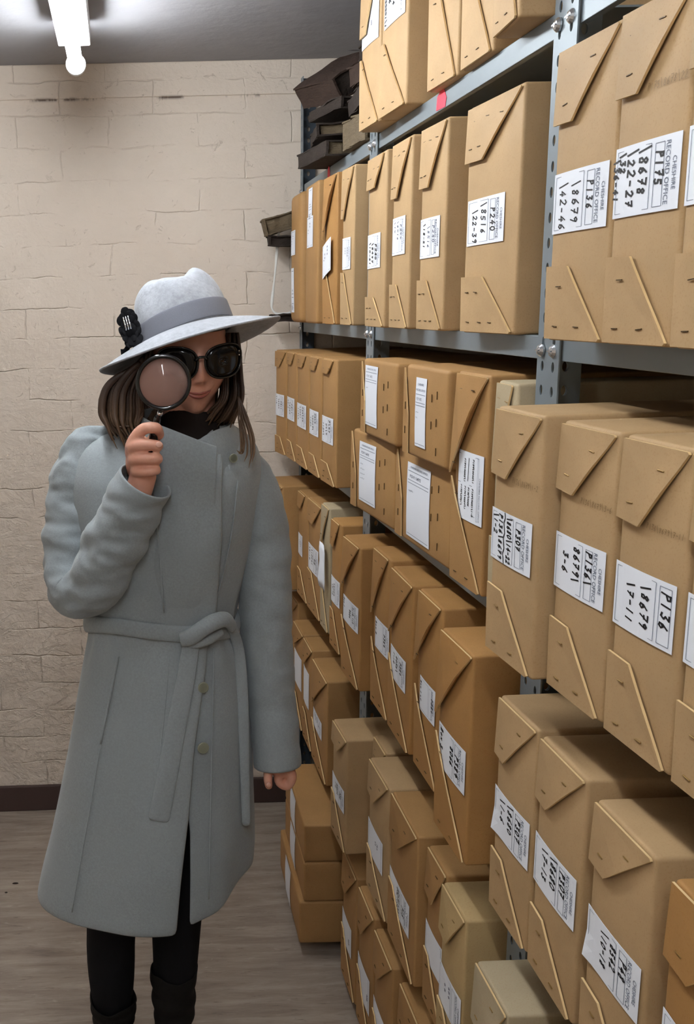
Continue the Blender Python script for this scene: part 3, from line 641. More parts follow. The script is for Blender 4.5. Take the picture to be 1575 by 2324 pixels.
B_((.50, 1.87), (.50, 1.735), zF, .35, 'd', 'lowest-shelf archive box, third right of the stack of three', g6, [('S', .5, .76, .0, .85, [('~~~', .5, .82, .08)], {'pen': 1})], top=(.28, .35, 1.), bot=(.4, .2), seed=85, lift=.006)
B_((.50, 1.68), (.50, 1.56), zF, .365, 'd', 'lowest-shelf archive box, only its top corner in view at the bottom edge', g6, None, seed=86)
# loose sheet on the grey box
bm = bmesh.new(); p0 = [W(x, y, Y) for x, y, Y in ((726, 1222, 2.52), (741, 1237, 2.45), (741, 1290, 2.44), (744, 1340, 2.43))]
rows = [[W(726, 1222, 2.50), W(740, 1238, 2.45)], [W(724, 1240, 2.49), W(740, 1256, 2.44)], [W(725, 1268, 2.48), W(741, 1284, 2.44)], [W(719, 1305, 2.46), W(743, 1322, 2.435)], [W(722, 1322, 2.46), W(744, 1344, 2.435)]]
rows = [[a, a.lerp(b, .33)+Vector((-.006, 0, 0)), a.lerp(b, .66)+Vector((-.004, 0, 0)), b] for a, b in rows]
for r_ in rows:
    for v in r_: v.x = min(v.x, .5015)
grid_bm(bm, rows); o = obj('loose_sheet', bm, m_paper, None, True); o.modifiers.new('s', 'SOLIDIFY').thickness = .0004
tag(o, 'loose white sheet hanging from the grey-buff box on the fourth shelf', 'paper')
# ------------------------------------------------------------------ the person
def fabric(name, c, dark=.8, scale=240, sheen=.25, rough=.92):
    m = M(name); c = s2l(c); d = tuple(v*dark for v in c[:3])+(1,)
    col = m.mix(d, c, m.ramp(m.noise(scale, 4, .7), [(.38, (0,0,0,1)), (.62, (1,1,1,1))]))
    col = m.mix(col, tuple(v*.9 for v in c[:3])+(1,), m.noise(12, 3))
    return m.done(col, rough, spec=.15, nrm_=m.bump(m.noise(scale*1.6, 3, .7), .35, .0015), Sheen_Weight=sheen)
m_wool = fabric('grey_green_wool', (151, 159, 162))
m_felt = fabric('pale_grey_felt', (172, 176, 183), .62, 110, .2)
m_ribbon = fabric('grey_grosgrain', (128, 131, 142), .9, 500, .1, .6)
m_black = plain('black_knit', (22, 22, 25), .85, spec=.15)
m_boot = plain('black_suede', (26, 24, 23), .8, spec=.2, bump=(160, .3))
m_scarf = plain('dark_scarf', (38, 32, 30), .9, spec=.1)
m_gloss = plain('black_gloss_plastic', (12, 12, 13), .12, spec=.6)
m_lensd = plain('dark_sunglass_lens', (13, 11, 11), .1, spec=.3)
m_chrome = plain('chrome', (225, 225, 228), .08, 1)
m_button = plain('horn_button', (140, 142, 124), .35, spec=.5)
m_buttond = plain('button_centre', (96, 92, 76), .5)
def skin():
    m = M('skin'); c = m.mix(s2l((208, 148, 124)), s2l((224, 171, 150)), m.noise(45, 4, .6))
    m.done(c, .45, spec=.4, nrm_=m.bump(m.noise(260, 3), .1, .0006)); m.b.inputs['Subsurface Weight'].default_value = .12
    m.b.inputs['Subsurface Radius'].default_value = (.012, .005, .003); m.b.inputs['Subsurface Scale'].default_value = .5; return m.m
m_skin = skin()
m_lip = plain('lip_skin', (164, 92, 82), .38, spec=.45)
m_nail = plain('finger_nail', (226, 176, 158), .25, spec=.5)
def hairmat():
    m = M('brown_hair'); sx = m.n('ShaderNodeSeparateXYZ'); m.l(m.tc.outputs['Object'], sx.inputs[0])
    mr = m.n('ShaderNodeMapRange'); m.l(sx.outputs[2], mr.inputs[0]); mr.inputs[1].default_value = 1.49; mr.inputs[2].default_value = 1.36
    c = m.mix(s2l((50, 37, 31)), s2l((130, 98, 64)), mr.outputs[0])
    c = m.mix(c, s2l((62, 47, 38)), m.noise(60, 3, .6, m.coord((1, 1, .12))))
    return m.done(c, .42, spec=.35)
m_hair = hairmat()
person = empty('person', (W(400, 1410, 1.9).x, 1.9, 0))
tag(person, 'person in a grey-green belted coat, grey hat and sunglasses raising a magnifying glass', 'person')
PO = person.location.copy()
def pobj(name, bm, mat, parent=None, smooth=True):
    for v in bm.verts: v.co -= PO
    return obj(name, bm, mat, parent or person, smooth)
def sub(o, lv=1, thick=None, off=0):
    if thick: md = o.modifiers.new('t', 'SOLIDIFY'); md.thickness = thick; md.offset = off
    if lv: md = o.modifiers.new('s', 'SUBSURF'); md.levels = lv; md.render_levels = lv
    return o
WV = lambda x, y, Y: W(x, y, Y)
# --- head shape in its own axes: x to the picture's right, y forward (to the camera), z up
HC = W(432, 809, 1.888)
HR = Matrix.Rotation(math.radians(-2), 3, 'Y') @ Matrix.Rotation(math.radians(6), 3, 'Z') @ Matrix.Rotation(math.radians(4), 3, 'X')
def gs(v, s): return math.exp(-(v/s)**2)
def face(nx, nz, ny):
    x, y, z = .0715*nx, .092*ny, .1125*nz
    t = smoothstep(-.015, -.112, z); x *= 1-.40*t
    if ny < 0: y *= 1-.45*t
    else: y *= 1-.06*t
    if ny > 0:
        f = min(1, ny*3)
        y += f*.0225*gs(x, .0105)*smoothstep(.03, -.028, z)*smoothstep(-.043, -.033, z)
        y += f*.004*gs(abs(x)-.011, .005)*gs(z+.034, .007)
        y += f*.004*gs(z-.028, .012)*gs(x, .045)
        y -= f*.009*gs(abs(x)-.031, .014)*gs(z-.008, .012)
        zs = z - .008*(x/.024)**2
        y += f*.0055*gs(zs+.062, .011)*gs(x, .021); y -= f*.0035*gs(zs+.062, .0022)*gs(x, .024)
        y += f*.007*gs(z+.097, .013)*gs(x, .020)
        y += f*.005*gs(abs(x)-.037, .017)*gs(z+.032, .02)
        y -= f*.0025*gs(abs(x)-.030, .004)*gs(z+.050, .008)
    return Vector((x, y, z))
def hw(p): return HC + HR @ Vector((p[0], -p[1], p[2]))
def surf(x, z, off=0):
    t = smoothstep(-.015, -.112, z); nx = x/(.0715*(1-.40*t)); nz = z/.1125
    ny = math.sqrt(max(.0001, 1-nx*nx-nz*nz)); p = face(nx, nz, ny); p.y += off; return hw(p)
bm = bmesh.new()
bmesh.ops.create_uvsphere(bm, u_segments=96, v_segments=72, radius=1)
for v in bm.verts: n_ = v.co.normalized(); v.co = hw(face(n_.x, n_.z, n_.y))
# neck, trunk, arms, legs and hands, all fused by the remesh below
tube_bm(bm, [W(430, 880, 1.905), W(428, 960, 1.91), W(415, 1010, 1.915)], [.050, .050, .060], 24)
def ell(c, r, rot=None):
    k = bmesh.new(); bmesh.ops.create_uvsphere(k, u_segments=28, v_segments=20, radius=1)
    me = bpy.data.meshes.new('x')
    for v in k.verts:
        p = Vector((v.co.x*r[0], v.co.y*r[1], v.co.z*r[2])); v.co = (rot @ p if rot else p) + Vector(c)
    k.to_mesh(me); k.free(); bm.from_mesh(me); bpy.data.meshes.remove(me)
tube_bm(bm, [W(x, y, 1.915) for x, y in ((410, 985), (400, 1040), (390, 1120), (380, 1250), (370, 1400), (372, 1550), (370, 1650))],
        [(.045, .06), (.075, .11), (.09, .13), (.085, .125), (.075, .11), (.10, .14), (.09, .13)], 28, up=(0, 1, 0))
# legs (picture left and right), boots stand on the floor
LEG = [((290, 1600, 1.92), .078), ((280, 1800, 1.92), .066), ((262, 2000, 1.91), .052), ((250, 2110, 1.905), .048), ((252, 2180, 1.91), .049), ((254, 2240, 1.915), .044)]
LEG2 = [((440, 1600, 1.92), .078), ((425, 1800, 1.92), .066), ((405, 2000, 1.91), .052), ((399, 2100, 1.905), .050), ((399, 2180, 1.91), .044), ((393, 2240, 1.915), .042)]
def legpts(L, foot_x):
    pts = [W(*p) for p, _ in L]; r = [q for _, q in L]
    f = Vector((foot_x, 1.925, .10)); pts.append(f); r.append(.034); pts.append(Vector((foot_x, 1.925, .045))); r.append(.030)
    return pts, r
FX1, FX2 = -.058, .075
for L, fx in ((LEG, FX1), (LEG2, FX2)):
    p, r = legpts(L, fx); tube_bm(bm, p, r, 24, round_cap=True)
    tube_bm(bm, [(fx, 1.95, .04), (fx, 1.86, .035), (fx+.004, 1.77, .026)], [(.028, .03), (.026, .034), (.016, .03)], 18, round_cap=True)
# arms
RA = [((230, 1040, 1.915), .030), ((195, 1070, 1.908), .034), ((172, 1130, 1.90), .036), ((163, 1210, 1.885), .034), ((162, 1290, 1.86), .032), ((178, 1338, 1.83), .030), ((212, 1325, 1.80), .032), ((243, 1265, 1.78), .033), ((275, 1195, 1.762), .030), ((318, 1105, 1.728), .024), ((325, 1078, 1.728), .024)]
LA = [((535, 1060, 1.915), .030), ((570, 1100, 1.908), .034), ((588, 1150, 1.90), .036), ((598, 1250, 1.90), .035), ((602, 1380, 1.89), .033), ((610, 1520, 1.88), .032), ((622, 1640, 1.865), .028), ((634, 1715, 1.855), .0225), ((638, 1740, 1.852), .024)]
for A_ in (RA, LA): tube_bm(bm, [W(*p) for p, _ in A_], [q for _, q in A_], 20, round_cap=True)
# raised hand
ell(W(316, 1040, 1.748), (.024, .026, .041), Matrix.Rotation(math.radians(10), 3, 'Y'))
ell(W(322, 1070, 1.74), (.021, .022, .026))
def finger(pts, r, seg=14):
    P = catmull([W(*p) for p in pts], 5); n = len(P); k = len(r)-1
    rr = [r[min(k, int(i/(n-1)*k))]+(r[min(k, int(i/(n-1)*k)+1)]-r[min(k, int(i/(n-1)*k))])*((i/(n-1)*k) % 1) for i in range(n)]
    tube_bm(bm, P, rr, seg, round_cap=True)
finger([(300, 1046, 1.750), (298, 1012, 1.712), (322, 976, 1.694), (352, 971, 1.690), (361, 980, 1.706)], [.0105, .0112, .0105, .0100, .0085])   # index
finger([(304, 1030, 1.755), (301, 1014, 1.703), (330, 1009, 1.688), (358, 1012, 1.690), (350, 1016, 1.712)], [.0105, .0112, .0100, .0096, .0085])
finger([(304, 1050, 1.755), (304, 1042, 1.704), (332, 1040, 1.689), (358, 1041, 1.692), (350, 1044, 1.714)], [.0105, .0108, .0098, .0094, .0082])
finger([(310, 1072, 1.755), (309, 1069, 1.709), (332, 1070, 1.694), (354, 1067, 1.697), (347, 1068, 1.716)], [.0098, .0100, .0092, .0088, .0078])
finger([(322, 1058, 1.765), (335, 1020, 1.745), (352, 992, 1.728), (361, 986, 1.712)], [.0130, .0120, .0110, .0095])   # thumb closing behind
# hanging hand
ell(W(645, 1741, 1.868), (.017, .028, .022))
finger([(618, 1728, 1.850), (610, 1748, 1.836), (608, 1768, 1.828), (610, 1783, 1.828)], [.0110, .0096, .0090, .0078])
for k in range(4):
    Y = 1.838+.0175*k
    finger([(656, 1740, Y), (663, 1765-k, Y-.002), (652, 1784-k*2, Y), (634, 1777-k*2, Y), (631, 1760, Y+.003), (641, 1752, Y+.006)], [.0098, .0094, .0088, .0082, .0076, .0070])
body = pobj('body', bm, m_skin)
md = body.modifiers.new('fuse', 'REMESH'); md.mode = 'VOXEL'; md.voxel_size = .0027; md.use_smooth_shade = True
md = body.modifiers.new('relax', 'SMOOTH'); md.factor = .5; md.iterations = 3
# nails, lips
def disc(c, nrm_, r1, r2, th, name, mat, parent, up=(0, 0, 1)):
    b = bmesh.new(); nrm_ = Vector(nrm_).normalized(); u = Vector(up); u = (u-nrm_*u.dot(nrm_)).normalized(); v = nrm_.cross(u); c = Vector(c)
    tube_bm(b, [c-nrm_*th, c+nrm_*th*.4, c+nrm_*th], [(r1, r2), (r1, r2), (r1*.75, r2*.75)], 18, up=up)
    return pobj(name, b, mat, parent)
disc(W(361, 1009, 1.6795), (.25, -1, .1), .0052, .0062, .0012, 'finger_nail', m_nail, body)
disc(W(610, 1782, 1.8185), (0, -1, -.2), .0062, .0052, .0014, 'thumb_nail', m_nail, body)
def liprow(up):
    b = bmesh.new(); rows = []
    for j in range(7):
        r_ = []
        for i in range(25):
            x = -.0235+.047*i/24; k = 1-(x/.0238)**2; zc = -.062+.008*(x/.024)**2
            hgt = (.0062*k**.8*(1-.18*gs(x, .004)) if up else -.0078*k**.7)
            z = zc+hgt*j/6; r_.append(surf(x, z, .0007+.0018*math.sin(PI*j/6)*k))
        rows.append(r_)
    grid_bm(b, rows); return b
pobj('upper_lip', liprow(True), m_lip, body); pobj('lower_lip', liprow(False), m_lip, body)
# --- sunglasses
sg = empty('sunglasses', (0, 0, 0)); sg.parent = person
def gl(x, z, o_=0): return hw((x, .1115-3.4*x*x+o_, z))
for s in (-1, 1):
    cx_ = s*.0405
    def outl(k, f=1.):
        a = 2*PI*k/40; c, q = math.cos(a), math.sin(a)
        x = .0345*f*math.copysign(abs(c)**.8, c); z = .0295*f*math.copysign(abs(q)**.82, q)
        z += .004*(x/.034)*s*(1 if q > 0 else .2); x *= 1+.08*(z/.026)
        return cx_+x, .0005+z
    b = bmesh.new(); ring = [gl(*outl(k)) for k in range(40)]
    vr = None; N_ = 40; rr = .0018
    rings = []
    for k in range(N_):
        p = ring[k]; t = (ring[(k+1) % N_]-ring[k-1]).normalized(); o1 = (p-gl(cx_, .0005)).normalized(); o2 = t.cross(o1).normalized()
        rings.append([b.verts.new(p+o1*rr*math.cos(2*PI*j/8)+o2*rr*1.1*math.sin(2*PI*j/8)) for j in range(8)])
    for k in range(N_):
        for j in range(8): b.faces.new((rings[k][j], rings[k][(j+1) % 8], rings[(k+1) % N_][(j+1) % 8], rings[(k+1) % N_][j]))
    pobj('rim', b, m_gloss, sg)
    b = bmesh.new(); rows = [[gl(*outl(k, f), .002*(1-f*f)) for k in range(40)] for f in (.02, .35, .7, 1.)]
    grid_bm(b, rows, True); lo = pobj('lens', b, m_lensd, sg); lo.modifiers.new('t', 'SOLIDIFY').thickness = .0012
    b = bmesh.new(); tube_bm(b, [gl(s*.070, .014), hw((s*.0765, .085, .013)), hw((s*.078, .04, .010)), hw((s*.076, 0, .004)), hw((s*.074, -.02, -.012))], [(.004, .002), (.005, .002), (.0035, .0016), (.003, .0015), (.002, .0015)], 10)
    pobj('temple', b, m_gloss, sg)
b = bmesh.new(); tube_bm(b, [gl(-.010, .006, .001), gl(-.004, .011, .003), gl(.004, .011, .003), gl(.010, .006, .001)], [.003, .0026, .0026, .003], 10); pobj('bridge', b, m_gloss, sg)
for (x, z) in ((.071, .016), (.071, .009)): disc(gl(x, z, .0035), HR @ Vector((.4, -1, 0)), .0014, .0014, .0008, 'stud', m_chrome, sg)
# --- hat
HT = W(424, 763, 1.892)
HTR = Matrix.Rotation(math.radians(-14.6), 3, 'Y') @ Matrix.Rotation(math.radians(-13), 3, 'X')
def ht(x, y, z): return HT + HTR @ Vector((x, -y, z))
hat = empty('hat', (0, 0, 0)); hat.parent = person
CR = [(0, .0895, .106), (.015, .0885, .105), (.04, .0865, .102), (.065, .083, .096), (.085, .0765, .088), (.097, .0665, .078), (.105, .052, .062), (.1085, .034, .045), (.1075, .017, .025), (.105, .004, .006)]
def crown(z, a, off=0):
    rx, ry = interp(CR, z)[0:2]; c, s = math.sin(a), math.cos(a)   # a=0 front
    x = (rx+off)*c; y = (ry+off)*s
    pinch = .014*gs(abs(math.atan2(x, y))-.62, .38)*smoothstep(.03, .09, z)*(1 if y > 0 else 0)
    k = 1-pinch/max(.02, math.hypot(x, y)); return x*k, y*k
b = bmesh.new(); rows = []
zi = [0, .008, .018, .028, .038, .048, .058, .068, .078, .087, .094, .1, .105]
for z in zi:
    rows.append([ht(*crown(z, 2*PI*k/72), z+smoothstep(.06, .105, z)*(.010*gs(crown(z, 2*PI*k/72)[0]-.05, .018)+.006*gs(crown(z, 2*PI*k/72)[0]+.046, .026)-.008*gs(crown(z, 2*PI*k/72)[0]-.010, .024))) for k in range(72)])
top_rows = [(.85, .1075), (.6, .1085), (.35, .108), (.12, .1075)]
for f, z in top_rows:
    r_ = []
    for k in range(72):
        x, y = crown(.105, 2*PI*k/72); x *= f; y *= f
        dent = .014*gs(x-.008, .024)*smoothstep(-.08, -.02, y)*(1-f*.4)
        r_.append(ht(x, y, z-dent+.012*gs(x-.046, .014)+.007*gs(x+.042, .026)))
    rows.append(r_)
grid_bm(b, rows, True); sub(pobj('crown', b, m_felt, hat), 1, .002)
b = bmesh.new(); rows = []
def brim(f, a):
    x0, y0 = crown(0, a); c, s = math.sin(a), math.cos(a)
    x1, y1 = .1755*c, .160*s; x = x0+(x1-x0)*f; y = y0+(y1-y0)*f
    zr = -.023-.012*smoothstep(-.2, .9, s) + .004*abs(c)**3
    z = zr*(f**1.15)+.004*math.sin(PI*f)*(.6) + (.003*smoothstep(.9, 1, f))
    return x, y, z
for f in (0, .08, .2, .35, .5, .65, .8, .9, .96, 1): rows.append([ht(*brim(f, 2*PI*k/96)) for k in range(96)])
grid_bm(b, rows, True); sub(pobj('brim', b, m_felt, hat), 1, .0042)
b = bmesh.new(); rows = []
for z in (.0015, .004, .02, .035, .0375):
    rows.append([ht(*crown(max(0, z), 2*PI*k/72, .0022+(.0005 if .003 < z < .036 else 0)), z+.004*math.sin(2*PI*k/72+.3)) for k in range(72)])
grid_bm(b, rows, True); rb = sub(pobj('ribbon_band', b, m_ribbon, hat), 1, .0012)
# ribbon gather and flower at the side
bro = empty('flower_brooch', (0, 0, 0)); bro.parent = hat
rnd = random.Random(3)
BC = (-.0975, .052, .030)
for i in range(26):
    a = i*2.4; r_ = .020*math.sqrt(i/26); b = bmesh.new()
    cx_, cz_ = BC[0]+r_*math.cos(a)*.55, BC[2]+r_*math.sin(a)*1.2
    L = .015+.008*rnd.random(); d = Vector((math.cos(a)*.6, .35, math.sin(a)))*L
    p = Vector((cx_, BC[1]+.004, cz_)); q = p+d
    n1 = Vector((-math.sin(a), 0, math.cos(a)))*.011
    rows = [[ht(*(p-n1*.4)), ht(*(p+Vector((0, .004, 0)))), ht(*(p+n1*.4))], [ht(*(p+d*.5-n1)), ht(*(p+d*.5+Vector((0, .006, 0)))), ht(*(p+d*.5+n1))], [ht(*(q-n1*.5)), ht(*(q+Vector((0, .001, 0)))), ht(*(q+n1*.5))]]
    grid_bm(b, rows); sub(pobj('petal', b, m_black, bro), 1, .0008)
for i in range(9):
    a = i*.7; b = bmesh.new(); p = Vector((BC[0]-.008+.0022*(i % 3)*2, BC[1]+.017, BC[2]+.010-.006*(i//3)))
    tube_bm(b, [ht(*p), ht(*(p+Vector((.001, .003, .012))))], [.0016, .0008], 8); pobj('bead', b, m_chrome, bro)
b = bmesh.new(); tube_bm(b, [ht(BC[0]-.003, BC[1]-.004, BC[2]), ht(BC[0]-.004, BC[1]+.008, BC[2]), ht(BC[0]-.004, BC[1]+.012, BC[2])], [.018, .015, .006], 20); pobj('flower_centre', b, m_black, bro)
b = bmesh.new(); tube_bm(b, [ht(-.100, .05, .042), ht(-.104, .052, .058), ht(-.099, .052, .073)], [(.005, .001), (.006, .001), (.001, .0006)], 8); pobj('feather', b, m_black, bro)
b = bmesh.new(); tube_bm(b, catmull([ht(-.108, .045, .006), ht(-.118, .05, -.004), ht(-.126, .05, -.003)], 4), [(.006, .0015)]*9, 8); pobj('petal', b, m_black, bro)
# --- hair
b = bmesh.new(); rnd = random.Random(11)
def lock(pts, r0, jit=.004, n=5, squash=.6):
    P = catmull([W(*p) for p in pts], n); k = len(P)
    o1 = Vector((rnd.uniform(-1, 1), rnd.uniform(-1, 1), 0))*jit
    P = [p+o1*(.3+.7*i/k)+Vector((math.sin(i*.5+rnd.random())*.0008, 0, 0)) for i, p in enumerate(P)]
    rr = [(r0*(.75+.5*math.sin(PI*min(1, i/k*1.25)))*(1 if i < k*.7 else max(.12, (k-i)/(k*.3))), r0*squash) for i in range(k)]
    rr = [(a_, min(a_, c_)) for a_, c_ in rr]
    tube_bm(b, P, rr, 8)
def lerp(a, c, t): return a+(c-a)*t
for i in range(120):       # picture-left mass
    t = rnd.random(); q = rnd.random(); Y = 1.815+.15*q
    rx = lerp(262, 338, t); m1 = lerp(236, 322, t); m2 = lerp(227, 322, t); m3 = lerp(240, 318, t); e = lerp(262, 330, t)
    ey = rnd.uniform(965, 1030) if t < .8 else rnd.uniform(930, 990)
    lock([(lerp(303, 345, t), lerp(838, 790, t), Y), (rx, lerp(858, 835, t), Y), (m1, 890, Y), (m2, 935, Y-.004), (m3, 965, Y-.01), (e, ey, Y-.015)], .0055)
for i in range(60):        # picture-right mass
    t = rnd.random(); q = rnd.random(); Y = 1.835+.12*q
    lock([(lerp(512, 538, t), 755, Y), (lerp(508, 545, t), 810, Y), (lerp(503, 549, t), 860, Y), (lerp(497, 549, t), 905, Y-.004), (lerp(470, 536, t), rnd.uniform(935, 955), Y), (lerp(440, 520, t), rnd.uniform(955, 985), Y+.01)], .0050)
for i in range(26):        # back of the neck
    t = rnd.random(); Y = 1.975
    lock([(lerp(330, 520, t), 780, Y), (lerp(330, 525, t), 860, Y), (lerp(330, 520, t), 930, Y), (lerp(340, 500, t), 975, Y-.01)], .009)
for k, (x1, x2, x3, yy) in enumerate(((548, 556, 541, 1030), (552, 562, 556, 1048), (556, 570, 566, 1062), (549, 552, 548, 1012), (544, 548, 537, 1022), (560, 575, 572, 1050))):   # loose strands over the collar
    lock([(540, 900, 1.83), (x1-3, 940, 1.82), (x2-2, 985, 1.80), ((x2+x3)/2+2, 1025, 1.79), (x3, yy, 1.785)], .0028, .001)
# cap under the hat
ring_rows = []
pobj('hair', b, m_hair)
b = bmesh.new(); bmesh.ops.create_uvsphere(b, u_segments=40, v_segments=24, radius=1)
for v in b.verts:
    n_ = v.co.normalized(); p = face(n_.x, n_.z, n_.y)*1.07; 
    v.co = hw((p.x, p.y-.006, p.z+.004))
bmesh.ops.delete(b, geom=[v for v in b.verts if (HR.inverted() @ (v.co-HC)).z < (.045 if (HR.inverted() @ (v.co-HC)).y < .02 else -.05)], context='VERTS')
pobj('hair_cap', b, m_hair)
# --- coat
coat = empty('coat', (0, 0, 0)); coat.parent = person
ROW = [ # photo row, left, right, half depth, front-back centre
 (962, 300, 512, .062, 1.915), (978, 235, 545, .080, 1.915), (1000, 190, 572, .100, 1.91), (1035, 168, 588, .118, 1.905), (1080, 158, 590, .130, 1.90), (1130, 160, 585, .134, 1.90), (1180, 168, 577, .132, 1.90),
 (1240, 180, 565, .124, 1.90), (1300, 192, 552, .114, 1.90), (1360, 201, 538, .106, 1.90), (1405, 206, 529, .102, 1.90), (1440, 203, 533, .106, 1.90), (1490, 192, 548, .116, 1.90),
 (1560, 180, 560, .126, 1.90), (1640, 168, 565, .135, 1.90), (1720, 154, 568, .143, 1.90), (1800, 139, 570, .150, 1.90), (1880, 123, 571, .157, 1.90), (1950, 105, 571, .160, 1.90), (2012, 92, 566, .165, 1.90)]
EDGE = [(962, 470), (1000, 482), (1016, 492), (1130, 487), (1300, 482), (1390, 472), (1440, 464), (1550, 447), (1660, 431), (1800, 420), (1960, 400), (2115, 385)]
EDGR = [(962, 440), (1440, 430), (1600, 415), (1700, 408), (1800, 418), (1850, 424), (1960, 424), (2110, 422)]
rows = []; NU = 88
CH = []
for j in range(47):
    y = 962+(2012-962)*(j/46)
    L, R_, hd, Yc = interp(ROW, y)
    pl, pr = W(L, y, Yc), W(R_, y, Yc); cx_ = (pl.x+pr.x)/2; a_ = (pr.x-pl.x)/2; z = (pl.z+pr.z)/2
    yf = y + (62*smoothstep(1400, 2040, y))      # the photo row where the front of this ring shows
    xe = W(interp(EDGE, yf)[0], yf, Yc-hd).x; xr = W(interp(EDGR, yf)[0], yf, Yc-hd).x
    def ang(x): return math.asin(max(-.98, min(.98, (x-cx_)/a_)))
    a0, a1 = ang(xe), ang(xr)-2*PI
    CH.append((y, cx_, a_, z, hd, Yc, a0, a1))
    r_ = []
    for i in range(NU+1):
        u = i/NU; al = a0+(a1-a0)*u; s, c = math.sin(al), math.cos(al)
        off = (.007+.006*smoothstep(1420, 1380, y))*smoothstep(.10, 0, u)**1.0-.004*smoothstep(.94, 1, u)
        fl = smoothstep(1450, 2050, y); wa = smoothstep(1500, 1420, y)*smoothstep(1330, 1400, y)
        off += fl*.006*math.sin(al*4+.8)+fl*.003*math.sin(al*9+2)*(.5+.5*s)
        off += .0035*math.sin(al*17+1)*gs(y-1440, 40)+.003*math.sin(al*13)*gs(y-1370, 35)
        off += .006*gs(y-1190, 55)*(gs(al-.45, .35)+gs(al+.5, .35))
        x = cx_+(a_+off)*math.copysign(abs(s)**.92, s); yy = Yc-(hd+off)*math.copysign(abs(c)**.92, c)
        zz = z
        hem = smoothstep(1750, 2060, y)
        zz += hem*(.050*smoothstep(.55, 1.0, s)*smoothstep(-.5, .3, c) + .02*smoothstep(.2, .6, s) + .012*smoothstep(-.3, -.9, s)*0)
        nzv = noise.noise(Vector((x*9, yy*9, z*5)))*.006 + .0035*math.sin(al*6+1.3)*smoothstep(1430, 1700, y)*smoothstep(.1, .3, u) + .005*noise.noise(Vector((x*16+z*9, 3, z*6)))*smoothstep(1480, 1300, y)
        r_.append(Vector((x, yy-nzv*.6, zz)))
    rows.append(r_)
b = bmesh.new(); grid_bm(b, rows)
shell = sub(pobj('coat_body', b, m_wool, coat), 1, .005)
def on_coat(x, y, off=.006):
    "point on the front of the coat seen at photo pixel x,y"
    r = ray(x, y); best = None
    for k in range(400):
        Yq = 1.68+.28*k/400; p = CAM+r*(Yq/r.y)
        for c1, c2 in zip(CH, CH[1:]):
            if c2[3] <= p.z <= c1[3]:
                t = (c1[3]-p.z)/(c1[3]-c2[3]); cx_, a_, hd, Yc = [c1[i]+(c2[i]-c1[i])*t for i in (1, 2, 4, 5)]
                s = (p.x-cx_)/(a_+off)
                if abs(s) < 1:
                    c = (1-abs(s)**(2/.92))**(.92/2)
                    if p.y >= Yc-(hd+off)*c: return p
                break
    return W(x, y, 1.82)
def cline(pts, off=.006, n=4): 
    P = catmull([Vector((x, y, 0)) for x, y in pts], n); return [on_coat(p.x, p.y, off) for p in P]
# collar: wide funnel, left lapel crossing over
def sheet(rows, name, mat, parent, th=.005, lv=2):
    b = bmesh.new(); grid_bm(b, rows); return sub(pobj(name, b, mat, parent), lv, th)
topr = [(493, 1014, 1.758), (462, 1003, 1.757), (425, 988, 1.760), (385, 972, 1.768), (352, 960, 1.785), (325, 944, 1.825), (312, 934, 1.88), (330, 925, 1.95), (380, 918, 1.995), (440, 918, 2.0), (492, 928, 1.965), (520, 950, 1.90), (524, 966, 1.85), (497, 968, 1.815), (465, 985, 1.795), (436, 1004, 1.785)]
midr = [(490, 1060, 1.755), (462, 1058, 1.752), (425, 1050, 1.752), (380, 1035, 1.758), (340, 1015, 1.775), (305, 1000, 1.82), (280, 985, 1.88), (310, 970, 1.97), (370, 960, 2.015), (445, 960, 2.02), (510, 970, 1.985), (552, 990, 1.91), (556, 1008, 1.855), (530, 1030, 1.815), (495, 1045, 1.79), (455, 1060, 1.78)]
botr = [(487, 1140, 1.79), (462, 1140, 1.79), (425, 1135, 1.79), (375, 1120, 1.80), (330, 1090, 1.82), (280, 1060, 1.83), (245, 1025, 1.89), (285, 1010, 1.985), (360, 1000, 2.02), (450, 1000, 2.025), (530, 1010, 1.995), (575, 1030, 1.92), (575, 1070, 1.86), (545, 1100, 1.815), (505, 1120, 1.79), (465, 1130, 1.785)]
sheet([[W(*p) for p in r_] for r_ in (topr, midr, botr)], 'collar', m_wool, coat)
lap = [[(494, 1013, 1.750), (486, 1011, 1.750), (460, 1002, 1.751), (425, 988, 1.754), (385, 972, 1.763), (356, 961, 1.779), (330, 950, 1.820)],
       [(493, 1022, 1.749), (485, 1020, 1.749), (460, 1012, 1.750), (425, 1000, 1.752), (382, 988, 1.760), (350, 980, 1.778), (322, 972, 1.822)],
       [(491, 1065, 1.746), (483, 1064, 1.746), (460, 1060, 1.746), (425, 1052, 1.747), (380, 1038, 1.755), (340, 1018, 1.774), (308, 1003, 1.83)]]
lap = [[W(*q) for q in r_] for r_ in lap]
for y, off, xs in ((1125, .0175, (489, 481, 458, 424, 378, 335, 300)), (1200, .0165, (487, 479, 456, 422, 378, 338, 305)), (1290, .0150, (484, 476, 454, 422, 385, 350, 320)), (1360, .0115, (477, 470, 450, 424, 394, 366, 340)), (1398, .004, (470, 464, 446, 424, 398, 372, 348))):
    lap.append([on_coat(x, y, off*(1, 1, 1, .95, .7, .15, -.8)[i]) for i, x in enumerate(xs)])
sheet(lap, 'lapel', m_wool, coat, .004)
def seam(pts, name='seam', r=.0015, off=.0068): 
    b = bmesh.new(); P = cline(pts, off); tube_bm(b, P, r, 6); return pobj(name, b, m_wool, coat)
seam([(352, 1150), (362, 1260), (372, 1390)]); seam([(385, 1475), (375, 1600), (358, 1750), (340, 1900), (330, 2060)])
seam([(540, 1090), (528, 1200), (505, 1310), (480, 1392)]); seam([(486, 1470), (482, 1650), (478, 1850), (474, 2040)])
seam([(228, 1690), (205, 1830), (182, 1960), (163, 2070)])
